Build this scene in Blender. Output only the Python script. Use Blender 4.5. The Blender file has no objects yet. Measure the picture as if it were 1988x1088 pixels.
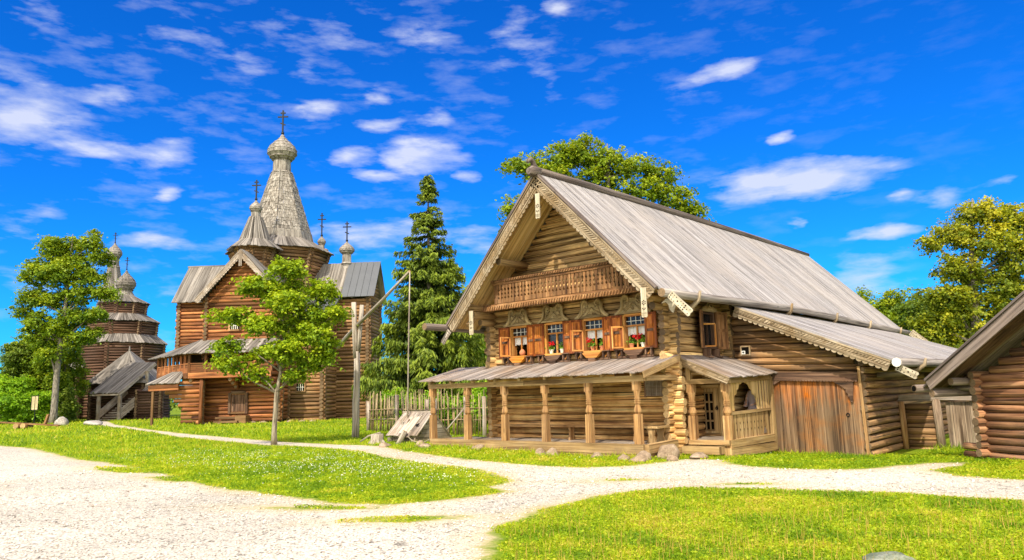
EXPO=.74; SKY_SAT=1.35; SKY_VAL=1.0; SKY_TINT=(.05,.485,.96); CLOUD_COL=(3.7,3.9,4.7)
import bpy, math, random
import numpy as np
from mathutils import Vector, Matrix
random.seed(7); rng = np.random.default_rng(7)
R = math.radians; PI = math.pi
scene = bpy.context.scene
COL = scene.collection
V = Vector

# ------------------------------------------------------------------ helpers
def gz(x, y):
    """height of the ground"""
    return (-0.2*np.exp(-((x-2.6)**2+(y-5.5)**2)/12.5) + 0.12*np.exp(-((x+8)**2+y**2)/18.0)
            + 0.05*np.exp(-((x-8)**2+(y+8)**2)/20.0) - 0.12*np.exp(-((x-6.5)**2+(y-8)**2)/10.0))

class MB:
    """collects primitives, built as one mesh object"""
    def __init__(s): s.v=[]; s.f=[]; s.uv=[]; s.rn=[]; s.mi=[]; s.sm=[]
    def face(s, idx, uv, rn, mi=0, sm=False):
        s.f.append(idx); s.uv.extend(uv); s.rn.append(rn); s.mi.append(mi); s.sm.append(sm)
    def hexa(s, P, L=None, mi=0, rn=None, end=None):
        """8 points: 0-3 start ring, 4-7 end ring (length axis 0->4)"""
        rn = random.random() if rn is None else rn
        b=len(s.v); s.v.extend([tuple(p) for p in P])
        P=[V(p) for p in P]
        L=(P[4]-P[0]).length if L is None else L
        ru,rv=random.random()*50,random.random()*50
        acc=0
        for k in range(4):
            k2=(k+1)%4; w=(P[k2]-P[k]).length
            s.face((b+k,b+k2,b+4+k2,b+4+k),[(ru,rv+acc),(ru,rv+acc+w),(ru+L,rv+acc+w),(ru+L,rv+acc)],rn,mi)
            acc+=w
        w=(P[1]-P[0]).length; h=(P[3]-P[0]).length
        e=mi if end is None else end
        uvs=[(-w/2,-h/2),(w/2,-h/2),(w/2,h/2),(-w/2,h/2)] if end is not None else [(ru,rv),(ru+.03,rv+w),(ru+.06,rv+w),(ru+.03,rv)]
        s.face((b+3,b+2,b+1,b),uvs[::-1],rn,e); s.face((b+4,b+5,b+6,b+7),uvs,rn,e)
    def beam(s, p0, p1, w, h, up=(0,0,1), mi=0, rn=None, end=None, w1=None, h1=None):
        p0,p1=V(p0),V(p1); d=(p1-p0).normalized(); up=V(up)
        sd=d.cross(up)
        if sd.length<1e-4: sd=d.cross(V((0,1,0)))
        sd.normalize(); u=sd.cross(d).normalized()
        w1=w if w1 is None else w1; h1=h if h1 is None else h1
        ring=lambda c,a,b:[c-sd*a/2-u*b/2,c+sd*a/2-u*b/2,c+sd*a/2+u*b/2,c-sd*a/2+u*b/2]
        s.hexa(ring(p0,w,h)+ring(p1,w1,h1),mi=mi,rn=rn,end=end)
    def box(s, x0,x1,y0,y1,z0,z1, mi=0, rn=None, axis=None, end=None):
        L={'x':x1-x0,'y':y1-y0,'z':z1-z0}
        axis=axis or max(L,key=L.get)
        if axis=='x': P=[(x0,y0,z0),(x0,y0,z1),(x0,y1,z1),(x0,y1,z0)]; P+= [(x1,p[1],p[2]) for p in P]
        elif axis=='y': P=[(x0,y0,z0),(x1,y0,z0),(x1,y0,z1),(x0,y0,z1)]; P+= [(p[0],y1,p[2]) for p in P]
        else: P=[(x0,y0,z0),(x0,y1,z0),(x1,y1,z0),(x1,y0,z0)]; P+= [(p[0],p[1],z1) for p in P]
        s.hexa(P,mi=mi,rn=rn,end=end)
    def log(s, p0, p1, r, mi=0, end=1, seg=9, nr=None, wob=.012, r1=None, rn=None, hue=0):
        p0,p1=V(p0),V(p1); L=(p1-p0).length; d=(p1-p0)/L; r=r*random.uniform(.92,1.06)
        nr=nr or max(2,min(9,int(L/.9)+2)); r1=r if r1 is None else r1
        rn=random.random() if rn is None else rn
        a=d.orthogonal().normalized()
        if abs(d.z)<.9: a=d.cross(V((0,0,1))).normalized()
        c=d.cross(a); b=len(s.v); ru,rv=random.random()*60,random.random()*60
        ph=random.random()*.7
        for i in range(nr):
            t=i/(nr-1); o=a*random.uniform(-wob,wob)+c*random.uniform(-wob,wob)*.6
            rr=(r+(r1-r)*t)*random.uniform(.94,1.05)
            for k in range(seg):
                an=2*PI*k/seg+ph; q=rr*random.uniform(.965,1.03)
                s.v.append(tuple(p0+d*L*t+o+(a*math.cos(an)+c*math.sin(an))*q))
        w=2*PI*r/seg
        for i in range(nr-1):
            u0,u1=ru+L*i/(nr-1),ru+L*(i+1)/(nr-1)
            for k in range(seg):
                k2=(k+1)%seg
                s.face((b+i*seg+k,b+i*seg+k2,b+(i+1)*seg+k2,b+(i+1)*seg+k),[(u0,rv+k*w),(u0,rv+(k+1)*w),(u1,rv+(k+1)*w),(u1,rv+k*w)],rn,mi,True)
        cu=[(math.cos(2*PI*k/seg)*r,math.sin(2*PI*k/seg)*r) for k in range(seg)]
        s.face(tuple(b+k for k in range(seg))[::-1],cu[::-1],rn,end); q=b+(nr-1)*seg
        s.face(tuple(q+k for k in range(seg)),cu,rn,end)
    def tube(s, pts, rad, seg=7, mi=0, end=None, rn=None, cap=True):
        pts=[V(p) for p in pts]; n=len(pts); rn=random.random() if rn is None else rn
        if not hasattr(rad,'__len__'): rad=[rad]*n
        b=len(s.v); u=random.random()*40; us=[]; a=None
        for i,p in enumerate(pts):
            d=(pts[min(i+1,n-1)]-pts[max(i-1,0)]).normalized()
            if a is None: a=d.orthogonal().normalized()
            a=(a-d*a.dot(d)).normalized(); c=d.cross(a)
            if i: u+=(p-pts[i-1]).length
            us.append(u)
            for k in range(seg):
                an=2*PI*k/seg; s.v.append(tuple(p+(a*math.cos(an)+c*math.sin(an))*rad[i]))
        w=2*PI*max(rad)/seg
        for i in range(n-1):
            for k in range(seg):
                k2=(k+1)%seg
                s.face((b+i*seg+k,b+i*seg+k2,b+(i+1)*seg+k2,b+(i+1)*seg+k),[(us[i],k*w),(us[i],(k+1)*w),(us[i+1],(k+1)*w),(us[i+1],k*w)],rn,mi,True)
        if cap:
            e=mi if end is None else end
            cu=[(math.cos(2*PI*k/seg)*rad[0],math.sin(2*PI*k/seg)*rad[0]) for k in range(seg)]
            s.face(tuple(b+k for k in range(seg))[::-1],cu[::-1],rn,e); q=b+(n-1)*seg
            s.face(tuple(q+k for k in range(seg)),cu,rn,e)
    def lathe(s, prof, c, seg=16, mi=0, sm=True, ph=0, rn=None, sq=None):
        """prof: (radius, z) pairs from bottom to top"""
        c=V(c); b=len(s.v); n=len(prof)
        for r,z in prof:
            for k in range(seg):
                an=2*PI*k/seg+ph; s.v.append((c.x+r*math.cos(an),c.y+r*math.sin(an),c.z+z))
        acc=0
        for i in range(n-1):
            dl=math.hypot(prof[i+1][0]-prof[i][0],prof[i+1][1]-prof[i][1])
            for k in range(seg):
                k2=(k+1)%seg; w=2*PI/seg*max(prof[i][0],prof[i+1][0],.1)
                q=random.random() if rn is None else rn
                s.face((b+i*seg+k,b+i*seg+k2,b+(i+1)*seg+k2,b+(i+1)*seg+k),[(acc,k*w),(acc,(k+1)*w),(acc+dl,(k+1)*w),(acc+dl,k*w)],q,mi,sm)
            acc+=dl
        q=.5 if rn is None else rn
        if prof[0][0]>.001: s.face(tuple(b+k for k in range(seg))[::-1],[(0,0)]*seg,q,mi)
        if prof[-1][0]>.001: s.face(tuple(b+(n-1)*seg+k for k in range(seg)),[(0,0)]*seg,q,mi)
    def poly(s, pts, o, ux, uy, depth, mi=0, rn=None, along='x'):
        """flat outline extruded along ux x uy (front face at +depth)"""
        o,ux,uy=V(o),V(ux).normalized(),V(uy).normalized(); n=ux.cross(uy)
        rn=random.random() if rn is None else rn
        b=len(s.v); N=len(pts); ru,rv=random.random()*50,random.random()*50
        for dd in (0,depth):
            for x,y in pts: s.v.append(tuple(o+ux*x+uy*y+n*dd))
        uv=[(ru+x,rv+y) if along=='x' else (ru+y,rv+x) for x,y in pts]
        s.face(tuple(range(b+N,b+2*N)),uv,rn,mi); s.face(tuple(range(b,b+N))[::-1],uv[::-1],rn,mi)
        for k in range(N):
            k2=(k+1)%N
            s.face((b+k,b+k2,b+N+k2,b+N+k),[uv[k],uv[k2],(uv[k2][0]+.02,uv[k2][1]+depth),(uv[k][0]+.02,uv[k][1]+depth)],rn,mi)
    def boards(s, A0, A1, B0, B1, n, th, gap=.008, jit=.03, lift=.008, mi=0, hump=None):
        """n boards, each running from the A edge (A0->A1) to the B edge"""
        A0,A1,B0,B1=map(V,(A0,A1,B0,B1)); nn=(A1-A0).cross(B0-A0).normalized()
        if nn.z<0: nn=-nn
        W=(A1-A0).length
        ed=[0]; 
        for i in range(n): ed.append(ed[-1]+random.uniform(.75,1.25))
        ed=[e/ed[-1] for e in ed]
        for i in range(n):
            t0=ed[i]+gap/2/W; t1=ed[i+1]-gap/2/W
            a0,a1=A0.lerp(A1,t0),A0.lerp(A1,t1); b0,b1=B0.lerp(B1,t0),B0.lerp(B1,t1)
            dirv=(b0-a0).normalized(); j=random.uniform(-jit,jit); l=random.uniform(0,lift); lb=l+random.uniform(-lift,lift)*.6
            b0=b0+dirv*j; b1=b1+dirv*(j+random.uniform(-.01,.01))
            if hump: b0=b0+V((0,0,hump(b0.y))); b1=b1+V((0,0,hump(b1.y)))
            s.hexa([a0+nn*l,a1+nn*l,a1+nn*(l+th),a0+nn*(l+th),b0+nn*lb,b1+nn*lb,b1+nn*(lb+th),b0+nn*(lb+th)],mi=mi)
    def scallop(s, p0, p1, w, th, pitch, nrm, rad=None, mi=0, beads=True, mib=None):
        """board from p0 to p1 hanging down by w with a scalloped lower edge, facing nrm"""
        p0,p1,nrm=V(p0),V(p1),V(nrm).normalized(); ux=(p1-p0); L=ux.length; ux.normalize(); uy=nrm.cross(ux)
        if uy.z<0: 
            p0,p1=p1,p0; ux=-ux; uy=nrm.cross(ux)
        n=max(1,int(L/pitch)); pt=L/n; r=pt*.5
        pts=[(L,0),(0,0)]
        for i in range(n):
            for k in range(0,6):
                an=PI+PI*k/6; pts.append((pt*(i+.5)+r*math.cos(an)*.98,-w+r*.9*math.sin(an)))
        pts.append((L,-w)); 
        s.poly(pts,p0,ux,uy,th,mi=mi)
        if beads:
            m=mi if mib is None else mib
            s.beam(p0+uy*(-.02)+nrm*(th+.012),p1+uy*(-.02)+nrm*(th+.012),.024,.04,up=uy,mi=m)
            s.beam(p0+uy*(-w*.93)+nrm*(th+.010),p1+uy*(-w*.93)+nrm*(th+.010),.02,.03,up=uy,mi=m)
            k=int(L/(pt*.55))
            for i in range(k):
                c=p0+ux*(L*(i+.5)/k)+uy*(-w*.48)+nrm*(th+.006)
                a=(ux+uy*.9).normalized() 
                s.beam(c-a*w*.3,c+a*w*.3,.02,.035,up=nrm.cross(a),mi=m)
    def rock(s, c, sx, sy, sz, seed=0, mi=0, nu=14, nv=9):
        rr=random.Random(seed); b=len(s.v); c=V(c)
        ks=[(V((rr.uniform(-1,1),rr.uniform(-1,1),rr.uniform(-1,1))).normalized(),rr.uniform(.6,1.0)) for _ in range(10)]
        for j in range(nv+1):
            th=PI*j/nv
            for i in range(nu):
                ph=2*PI*i/nu; d=V((math.sin(th)*math.cos(ph),math.sin(th)*math.sin(ph),math.cos(th)))
                q=1.0
                for kd,kh in ks:
                    dt=d.dot(kd)
                    if dt>.05: q=min(q,kh*.92/dt)
                q=max(q,.55)*rr.uniform(.97,1.03)
                s.v.append((c.x+d.x*sx*q,c.y+d.y*sy*q,c.z+d.z*sz*q))
        for j in range(nv):
            for i in range(nu):
                i2=(i+1)%nu
                s.face((b+j*nu+i,b+(j+1)*nu+i,b+(j+1)*nu+i2,b+j*nu+i2),[(i*.1,j*.1),(i*.1,j*.1+.1),(i*.1+.1,j*.1+.1),(i*.1+.1,j*.1)],seed%7/7,mi,True)
    def build(s, name, mats, parent=None):
        me=bpy.data.meshes.new(name)
        off=V((0,0,0)); q=parent
        while q is not None: off+=q.location; q=q.parent
        vs=[(x-off.x,y-off.y,z-off.z) for x,y,z in s.v]
        me.from_pydata(vs,[],s.f)
        ul=me.uv_layers.new(name='UVMap'); ul.data.foreach_set('uv',np.array(s.uv,dtype=np.float32).ravel())
        at=me.attributes.new('rnd','FLOAT','FACE'); at.data.foreach_set('value',np.array(s.rn,dtype=np.float32))
        me.polygons.foreach_set('material_index',np.array(s.mi,dtype=np.int32))
        me.polygons.foreach_set('use_smooth',np.array(s.sm,dtype=bool))
        if not isinstance(mats,(list,tuple)): mats=[mats]
        for m in mats: me.materials.append(m)
        me.update()
        o=bpy.data.objects.new(name,me); COL.objects.link(o)
        if parent is not None: o.parent=parent
        return o

def tag(o,label=None,cat=None,group=None,kind=None):
    if label: o['label']=label
    if cat: o['category']=cat
    if group: o['group']=group
    if kind: o['kind']=kind
    return o
def thing(name,label,cat,loc,group=None):
    o=bpy.data.objects.new(name,None); COL.objects.link(o); o.location=loc; o.empty_display_size=.3
    return tag(o,label,cat,group)

def quads(name, mats, P, N, T, su, sv, rnd, parent=None, bend=None, tri=False):
    """many small faces: centres P, normals N, long axis T, half sizes su (along T) and sv"""
    n=len(P); B=np.cross(N,T); B/=np.linalg.norm(B,axis=1,keepdims=True)+1e-9
    su=su[:,None]; sv=sv[:,None]
    if tri:
        co=np.stack([P-B*sv,P+B*sv,P+T*su],1); k=3
    else:
        co=np.stack([P-T*su,P+B*sv-T*su*.15,P+T*su,P-B*sv-T*su*.15],1); k=4
        if bend is not None: co[:,0]-=N*su*bend; co[:,2]-=N*su*bend
    off=np.zeros(3); q=parent
    while q is not None: off+=np.array(q.location); q=q.parent
    co=(co-off).reshape(-1,3).astype(np.float32)
    me=bpy.data.meshes.new(name); me.vertices.add(n*k); me.vertices.foreach_set('co',co.ravel())
    me.loops.add(n*k); me.loops.foreach_set('vertex_index',np.arange(n*k,dtype=np.int32))
    me.polygons.add(n); me.polygons.foreach_set('loop_start',np.arange(0,n*k,k,dtype=np.int32)); me.polygons.foreach_set('loop_total',np.full(n,k,dtype=np.int32))
    at=me.attributes.new('rnd','FLOAT','FACE'); at.data.foreach_set('value',np.asarray(rnd,dtype=np.float32))
    if not isinstance(mats,(list,tuple)): mats=[mats]
    for m in mats: me.materials.append(m)
    me.update(calc_edges=True)
    o=bpy.data.objects.new(name,me); COL.objects.link(o)
    if parent is not None: o.parent=parent
    return o
def unit(a): return a/(np.linalg.norm(a,axis=1,keepdims=True)+1e-9)

# ------------------------------------------------------------------ materials
def newmat(name):
    m=bpy.data.materials.new(name); m.use_nodes=True; nt=m.node_tree; nt.nodes.clear()
    out=nt.nodes.new('ShaderNodeOutputMaterial'); return m,nt,out
def N(nt,t,**kw):
    n=nt.nodes.new(t)
    for k,v in kw.items():
        if k.startswith('i_'):
            key=k[2:]; key=int(key) if key.isdigit() else key.replace('_',' ')
            n.inputs[key].default_value=v
        else: setattr(n,k,v)
    return n
def ramp(nt,stops):
    r=nt.nodes.new('ShaderNodeValToRGB'); e=r.color_ramp.elements
    while len(e)<len(stops): e.new(.5)
    for i,(p,c) in enumerate(stops):
        e[i].position=p; e[i].color=(c[0],c[1],c[2],1) if hasattr(c,'__len__') else (c,c,c,1)
    return r
def mixc(nt,fac,a,b,mode='MIX'):
    m=nt.nodes.new('ShaderNodeMix'); m.data_type='RGBA'; m.blend_type=mode
    L=nt.links
    for sock,val in ((m.inputs[0],fac),(m.inputs[6],a),(m.inputs[7],b)):
        if hasattr(val,'is_linked') or hasattr(val,'links'): L.new(val,sock)
        else: sock.default_value=val if not hasattr(val,'__len__') else (val[0],val[1],val[2],1)
    return m.outputs[2]
def mth(nt,op,a,b=None,c=None):
    m=nt.nodes.new('ShaderNodeMath'); m.operation=op
    for i,val in enumerate((a,b,c)):
        if val is None: continue
        if hasattr(val,'links'): nt.links.new(val,m.inputs[i])
        else: m.inputs[i].default_value=val
    return m.outputs[0]

def wood(name, dark, mid, light, along=.5, across=9., crack=.5, var=.35, bump=.35, patch=None, psc=.5, rough=.85, pthr=(.45,.65), dash=0.):
    m,nt,out=newmat(name); L=nt.links
    uv=N(nt,'ShaderNodeUVMap'); tc=N(nt,'ShaderNodeTexCoord'); at=N(nt,'ShaderNodeAttribute',attribute_name='rnd')
    mp=N(nt,'ShaderNodeMapping'); mp.inputs['Scale'].default_value=(along,across,1); L.new(uv.outputs[0],mp.inputs[0])
    n1=N(nt,'ShaderNodeTexNoise',i_Scale=1.0,i_Detail=6.,i_Roughness=.62,i_Distortion=.35); L.new(mp.outputs[0],n1.inputs['Vector'])
    mp2=N(nt,'ShaderNodeMapping'); mp2.inputs['Scale'].default_value=(along*.9,across*4.2,1); L.new(uv.outputs[0],mp2.inputs[0])
    n2=N(nt,'ShaderNodeTexNoise',i_Scale=1.0,i_Detail=4.,i_Roughness=.6); L.new(mp2.outputs[0],n2.inputs['Vector'])
    n3=N(nt,'ShaderNodeTexNoise',i_Scale=psc,i_Detail=5.,i_Roughness=.6); L.new(tc.outputs['Object'],n3.inputs['Vector'])
    r1=ramp(nt,[(.34,dark),(.49,mid),(.64,light)]); L.new(n1.outputs[0],r1.inputs[0])
    col=r1.outputs[0]
    if patch is not None:
        rp=ramp(nt,[(pthr[0],0.),(pthr[1],1.)]); L.new(n3.outputs[0],rp.inputs[0])
        pm=mth(nt,'MULTIPLY',rp.outputs[0],mth(nt,'MULTIPLY_ADD',n1.outputs[0],1.2,.2))
        col=mixc(nt,pm,col,patch)
    rc=ramp(nt,[(.37,1-crack),(.49,1.)]); L.new(n2.outputs[0],rc.inputs[0])
    col=mixc(nt,1.0,col,rc.outputs[0],'MULTIPLY')
    if dash:
        md=N(nt,'ShaderNodeMapping'); md.inputs['Scale'].default_value=(1.6,7.,1); md.inputs['Location'].default_value=(3.3,9.1,0); L.new(uv.outputs[0],md.inputs[0])
        nd=N(nt,'ShaderNodeTexNoise',i_Scale=1.,i_Detail=3.,i_Roughness=.5); L.new(md.outputs[0],nd.inputs['Vector'])
        rdd=ramp(nt,[(.60,1.),(.68,1-dash)]); L.new(nd.outputs[0],rdd.inputs[0]); col=mixc(nt,1.,col,rdd.outputs[0],'MULTIPLY')
    # knots
    vk=N(nt,'ShaderNodeTexVoronoi',i_Scale=1.0); mk=N(nt,'ShaderNodeMapping'); mk.inputs['Scale'].default_value=(1.3,3.2,1); L.new(uv.outputs[0],mk.inputs[0]); L.new(mk.outputs[0],vk.inputs['Vector'])
    rk=ramp(nt,[(.06,.45),(.13,1.)]); L.new(vk.outputs['Distance'],rk.inputs[0])
    col=mixc(nt,.8,col,rk.outputs[0],'MULTIPLY')
    vr=mth(nt,'MULTIPLY_ADD',at.outputs['Fac'],var*1.2,1-var*.6)
    hs=N(nt,'ShaderNodeHueSaturation'); L.new(col,hs.inputs['Color']); L.new(vr,hs.inputs['Value'])
    L.new(mth(nt,'MULTIPLY_ADD',n3.outputs[0],.5,.75),hs.inputs['Saturation'])
    bs=N(nt,'ShaderNodeBsdfPrincipled'); L.new(hs.outputs[0],bs.inputs['Base Color']); bs.inputs['Roughness'].default_value=rough
    bs.inputs['Specular IOR Level'].default_value=.25
    hh=mth(nt,'ADD',n1.outputs[0],mth(nt,'MULTIPLY',rc.outputs[0],.6))
    b=N(nt,'ShaderNodeBump',i_Strength=bump,i_Distance=.03); L.new(hh,b.inputs['Height']); L.new(b.outputs[0],bs.inputs['Normal'])
    L.new(bs.outputs[0],out.inputs[0]); return m

def endgrain(name, dark, light):
    m,nt,out=newmat(name); L=nt.links
    uv=N(nt,'ShaderNodeUVMap'); at=N(nt,'ShaderNodeAttribute',attribute_name='rnd')
    w=N(nt,'ShaderNodeTexWave',wave_type='RINGS',rings_direction='SPHERICAL',i_Scale=14.,i_Distortion=2.5,i_Detail=2.); L.new(uv.outputs[0],w.inputs['Vector'])
    n=N(nt,'ShaderNodeTexNoise',i_Scale=16.,i_Detail=4.); L.new(uv.outputs[0],n.inputs['Vector'])
    f=mth(nt,'ADD',mth(nt,'MULTIPLY',w.outputs['Fac'],.4),mth(nt,'MULTIPLY',n.outputs[0],.6))
    r=ramp(nt,[(.25,dark),(.7,light)]); L.new(f,r.inputs[0])
    hs=N(nt,'ShaderNodeHueSaturation'); L.new(r.outputs[0],hs.inputs['Color']); L.new(mth(nt,'MULTIPLY_ADD',at.outputs['Fac'],.7,.65),hs.inputs['Value'])
    bs=N(nt,'ShaderNodeBsdfPrincipled',i_Roughness=.9); bs.inputs['Specular IOR Level'].default_value=.2; L.new(hs.outputs[0],bs.inputs['Base Color'])
    b=N(nt,'ShaderNodeBump',i_Strength=.4,i_Distance=.02); L.new(f,b.inputs['Height']); L.new(b.outputs[0],bs.inputs['Normal'])
    L.new(bs.outputs[0],out.inputs[0]); return m

def leafmat(name, stops, trans=.35, patch=None, psc=.6):
    m,nt,out=newmat(name); L=nt.links
    at=N(nt,'ShaderNodeAttribute',attribute_name='rnd'); tc=N(nt,'ShaderNodeTexCoord')
    r=ramp(nt,stops); L.new(at.outputs['Fac'],r.inputs[0]); col=r.outputs[0]
    if patch is not None:
        n3=N(nt,'ShaderNodeTexNoise',i_Scale=psc,i_Detail=4.); L.new(tc.outputs['Object'],n3.inputs['Vector'])
        rp=ramp(nt,[(.47,0.),(.62,1.)]); L.new(n3.outputs[0],rp.inputs[0]); col=mixc(nt,mth(nt,'MULTIPLY',rp.outputs[0],.6),col,patch)
    d=N(nt,'ShaderNodeBsdfPrincipled',i_Roughness=.55); d.inputs['Specular IOR Level'].default_value=.25; L.new(col,d.inputs['Base Color'])
    t=N(nt,'ShaderNodeBsdfTranslucent'); tcol=mixc(nt,1.0,col,(1.25,1.15,.5),'MULTIPLY'); L.new(tcol,t.inputs[0])
    ms=N(nt,'ShaderNodeMixShader',i_0=trans); L.new(d.outputs[0],ms.inputs[1]); L.new(t.outputs[0],ms.inputs[2])
    L.new(ms.outputs[0],out.inputs[0]); return m

def plain(name, col, rough=.6, metal=0., noise=.25, sc=8., spec=.3):
    m,nt,out=newmat(name); L=nt.links
    tc=N(nt,'ShaderNodeTexCoord'); n=N(nt,'ShaderNodeTexNoise',i_Scale=sc,i_Detail=5.); L.new(tc.outputs['Object'],n.inputs['Vector'])
    c=mixc(nt,n.outputs[0],tuple(x*(1-noise) for x in col),tuple(min(1,x*(1+noise)) for x in col))
    bs=N(nt,'ShaderNodeBsdfPrincipled',i_Roughness=rough,i_Metallic=metal); bs.inputs['Specular IOR Level'].default_value=spec; L.new(c,bs.inputs['Base Color'])
    b=N(nt,'ShaderNodeBump',i_Strength=.15,i_Distance=.02); L.new(n.outputs[0],b.inputs['Height']); L.new(b.outputs[0],bs.inputs['Normal'])
    L.new(bs.outputs[0],out.inputs[0]); return m

def stone(name, a, b_, c_, sc=3.):
    m,nt,out=newmat(name); L=nt.links
    tc=N(nt,'ShaderNodeTexCoord'); n=N(nt,'ShaderNodeTexNoise',i_Scale=sc,i_Detail=8.,i_Roughness=.65); L.new(tc.outputs['Object'],n.inputs['Vector'])
    n2=N(nt,'ShaderNodeTexNoise',i_Scale=sc*9,i_Detail=4.); L.new(tc.outputs['Object'],n2.inputs['Vector'])
    r=ramp(nt,[(.3,a),(.5,b_),(.7,c_)]); L.new(n.outputs[0],r.inputs[0])
    r2=ramp(nt,[(.3,.6),(.55,1.)]); L.new(n2.outputs[0],r2.inputs[0])
    col=mixc(nt,1.,r.outputs[0],r2.outputs[0],'MULTIPLY')
    bs=N(nt,'ShaderNodeBsdfPrincipled',i_Roughness=.9); L.new(col,bs.inputs['Base Color'])
    b=N(nt,'ShaderNodeBump',i_Strength=.5,i_Distance=.03); L.new(mth(nt,'ADD',n.outputs[0],mth(nt,'MULTIPLY',n2.outputs[0],.3)),b.inputs['Height']); L.new(b.outputs[0],bs.inputs['Normal'])
    L.new(bs.outputs[0],out.inputs[0]); return m

M={}
M['log_low']=wood('honey_log',(0.1761,0.0740,0.0228),(0.6503,0.3581,0.1199),(0.8500,0.5803,0.2397),along=.4,across=6,crack=.82,var=.6,patch=(0.2303,0.1234,0.0570),psc=.7)
M['log_up']=wood('weathered_log',(0.1216,0.0666,0.0243),(0.5170,0.3195,0.1216),(0.8211,0.5458,0.2310),along=.4,across=6,crack=.82,var=.6,patch=(0.2586,0.1731,0.0973),psc=.6)
M['log_side']=wood('brown_log',(.06,.028,.012),(.27,.14,.052),(.48,.28,.12),along=.4,across=6,crack=.7,var=.6,patch=(.17,.12,.085),psc=.8)
M['end_low']=endgrain('honey_log_end',(.18,.10,.045),(.60,.41,.19))
M['end_dark']=endgrain('grey_log_end',(.055,.035,.02),(.24,.16,.09))
M['post']=wood('pale_post_wood',(0.1552,0.0698,0.0225),(0.4171,0.2232,0.0765),(0.5626,0.3534,0.1530),along=.5,across=12,crack=.5,var=.25,patch=(0.2910,0.1767,0.0990),psc=1.4)
M['beam']=wood('pale_timber',(0.1380,0.0731,0.0246),(0.3864,0.2408,0.0943),(0.5244,0.3526,0.1599),along=.4,across=9,crack=.5,var=.25,patch=(0.2760,0.1892,0.1066),psc=1.)
M['roof']=wood('grey_roof_board',(0.1356,0.1190,0.1125),(0.3164,0.2883,0.2766),(0.4430,0.4119,0.3986),along=.3,across=8,crack=.36,var=.24,dash=.40,bump=.4,patch=(0.3797,0.3387,0.3095),psc=.5)
M['proof']=wood('porch_roof_board',(.09,.07,.06),(.29,.24,.21),(.45,.39,.35),along=.4,across=11,crack=.6,var=.45,bump=.4,patch=(.30,.22,.16),psc=1.)
M['soffit']=wood('soffit_board',(0.3300,0.1870,0.0660),(0.6380,0.4290,0.1870),(0.7700,0.5720,0.2970),along=.3,across=8,crack=.5,var=.3)
M['trim']=wood('carved_trim',(0.1040,0.0650,0.0300),(0.3120,0.2350,0.1450),(0.4784,0.3800,0.2600),along=.6,across=8,crack=.5,var=.25,patch=(0.2496,0.1700,0.0900),psc=1.5)
M['white_trim']=wood('bleached_trim',(.26,.21,.14),(.47,.40,.28),(.60,.53,.39),along=.6,across=8,crack=.3,var=.15)
M['dark_trim']=wood('dark_ridge_wood',(.06,.045,.04),(.15,.115,.10),(.26,.21,.18),along=.3,across=8,crack=.5,var=.2)
M['carve']=wood('carved_grey_wood',(0.0980,0.0630,0.0280),(0.3360,0.2450,0.1190),(0.5320,0.4060,0.2170),along=1.,across=7,crack=.4,var=.2)
M['shutter']=wood('orange_shutter_wood',(.17,.035,.006),(.42,.115,.015),(.58,.21,.035),along=.5,across=8,crack=.6,var=.35,patch=(.30,.12,.04),psc=3.)
M['shutter_frame']=wood('dark_shutter_frame',(.07,.016,.005),(.20,.05,.012),(.32,.10,.025),along=.5,across=8,crack=.5,var=.35)
M['sash']=wood('orange_sash_wood',(.28,.09,.018),(.52,.22,.05),(.66,.34,.09),along=.5,across=8,crack=.3,var=.2)
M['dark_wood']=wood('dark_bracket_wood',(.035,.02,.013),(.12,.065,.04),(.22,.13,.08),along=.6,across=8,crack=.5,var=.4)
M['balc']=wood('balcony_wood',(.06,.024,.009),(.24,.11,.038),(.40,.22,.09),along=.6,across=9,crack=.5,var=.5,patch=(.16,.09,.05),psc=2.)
M['fence']=wood('stick_wood',(0.1020,0.0690,0.0369),(0.3468,0.2484,0.1394),(0.5304,0.4048,0.2460),along=1.,across=9,crack=.4,var=.5)
M['greywood']=wood('grey_old_wood',(.12,.095,.075),(.36,.295,.24),(.52,.45,.38),along=.5,across=9,crack=.6,var=.35,patch=(.27,.2,.14),psc=1.5)
M['dark_gutter']=wood('weathered_gutter_wood',(.09,.075,.065),(.25,.215,.19),(.36,.32,.285),along=.4,across=8,crack=.5,var=.2)
M['pole']=wood('pole_wood',(.14,.11,.08),(.38,.32,.25),(.52,.46,.38),along=.5,across=10,crack=.5,var=.2)
M['barn']=wood('barn_log',(0.0675,0.0270,0.0121),(0.2970,0.1283,0.0540),(0.5670,0.2903,0.1350),along=.4,across=6,crack=.7,var=.7,patch=(0.2565,0.1553,0.1013),psc=.9)
M['brown_plank']=wood('brown_plank',(.09,.055,.032),(.30,.215,.145),(.46,.355,.25),along=.5,across=8,crack=.6,var=.35)
M['barn_roof']=wood('barn_roof_board',(0.1115,0.0806,0.0634),(0.2362,0.1786,0.1426),(0.3149,0.2419,0.2006),along=.4,across=9,crack=.5,var=.2)
M['church']=wood('church_log',(0.0558,0.0157,0.0060),(0.2679,0.0893,0.0255),(0.4465,0.1771,0.0570),along=.25,across=3,crack=.45,var=.9,patch=(0.2344,0.1311,0.0675),psc=.35)
M['church_pale']=wood('church_pale_log',(.05,.022,.008),(.24,.12,.045),(.40,.23,.10),along=.25,across=3,crack=.45,var=.8,patch=(.24,.16,.09),psc=.35)
M['church_roof']=wood('church_roof_board',(0.0860,0.0713,0.0594),(0.2064,0.1827,0.1575),(0.2924,0.2610,0.2295),along=.25,across=4,crack=.5,var=.6)
M['tier_roof']=wood('dark_tier_roof',(0.0680,0.0561,0.0467),(0.1700,0.1487,0.1275),(0.2550,0.2253,0.1955),along=.25,across=4,crack=.5,var=.6)
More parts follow.
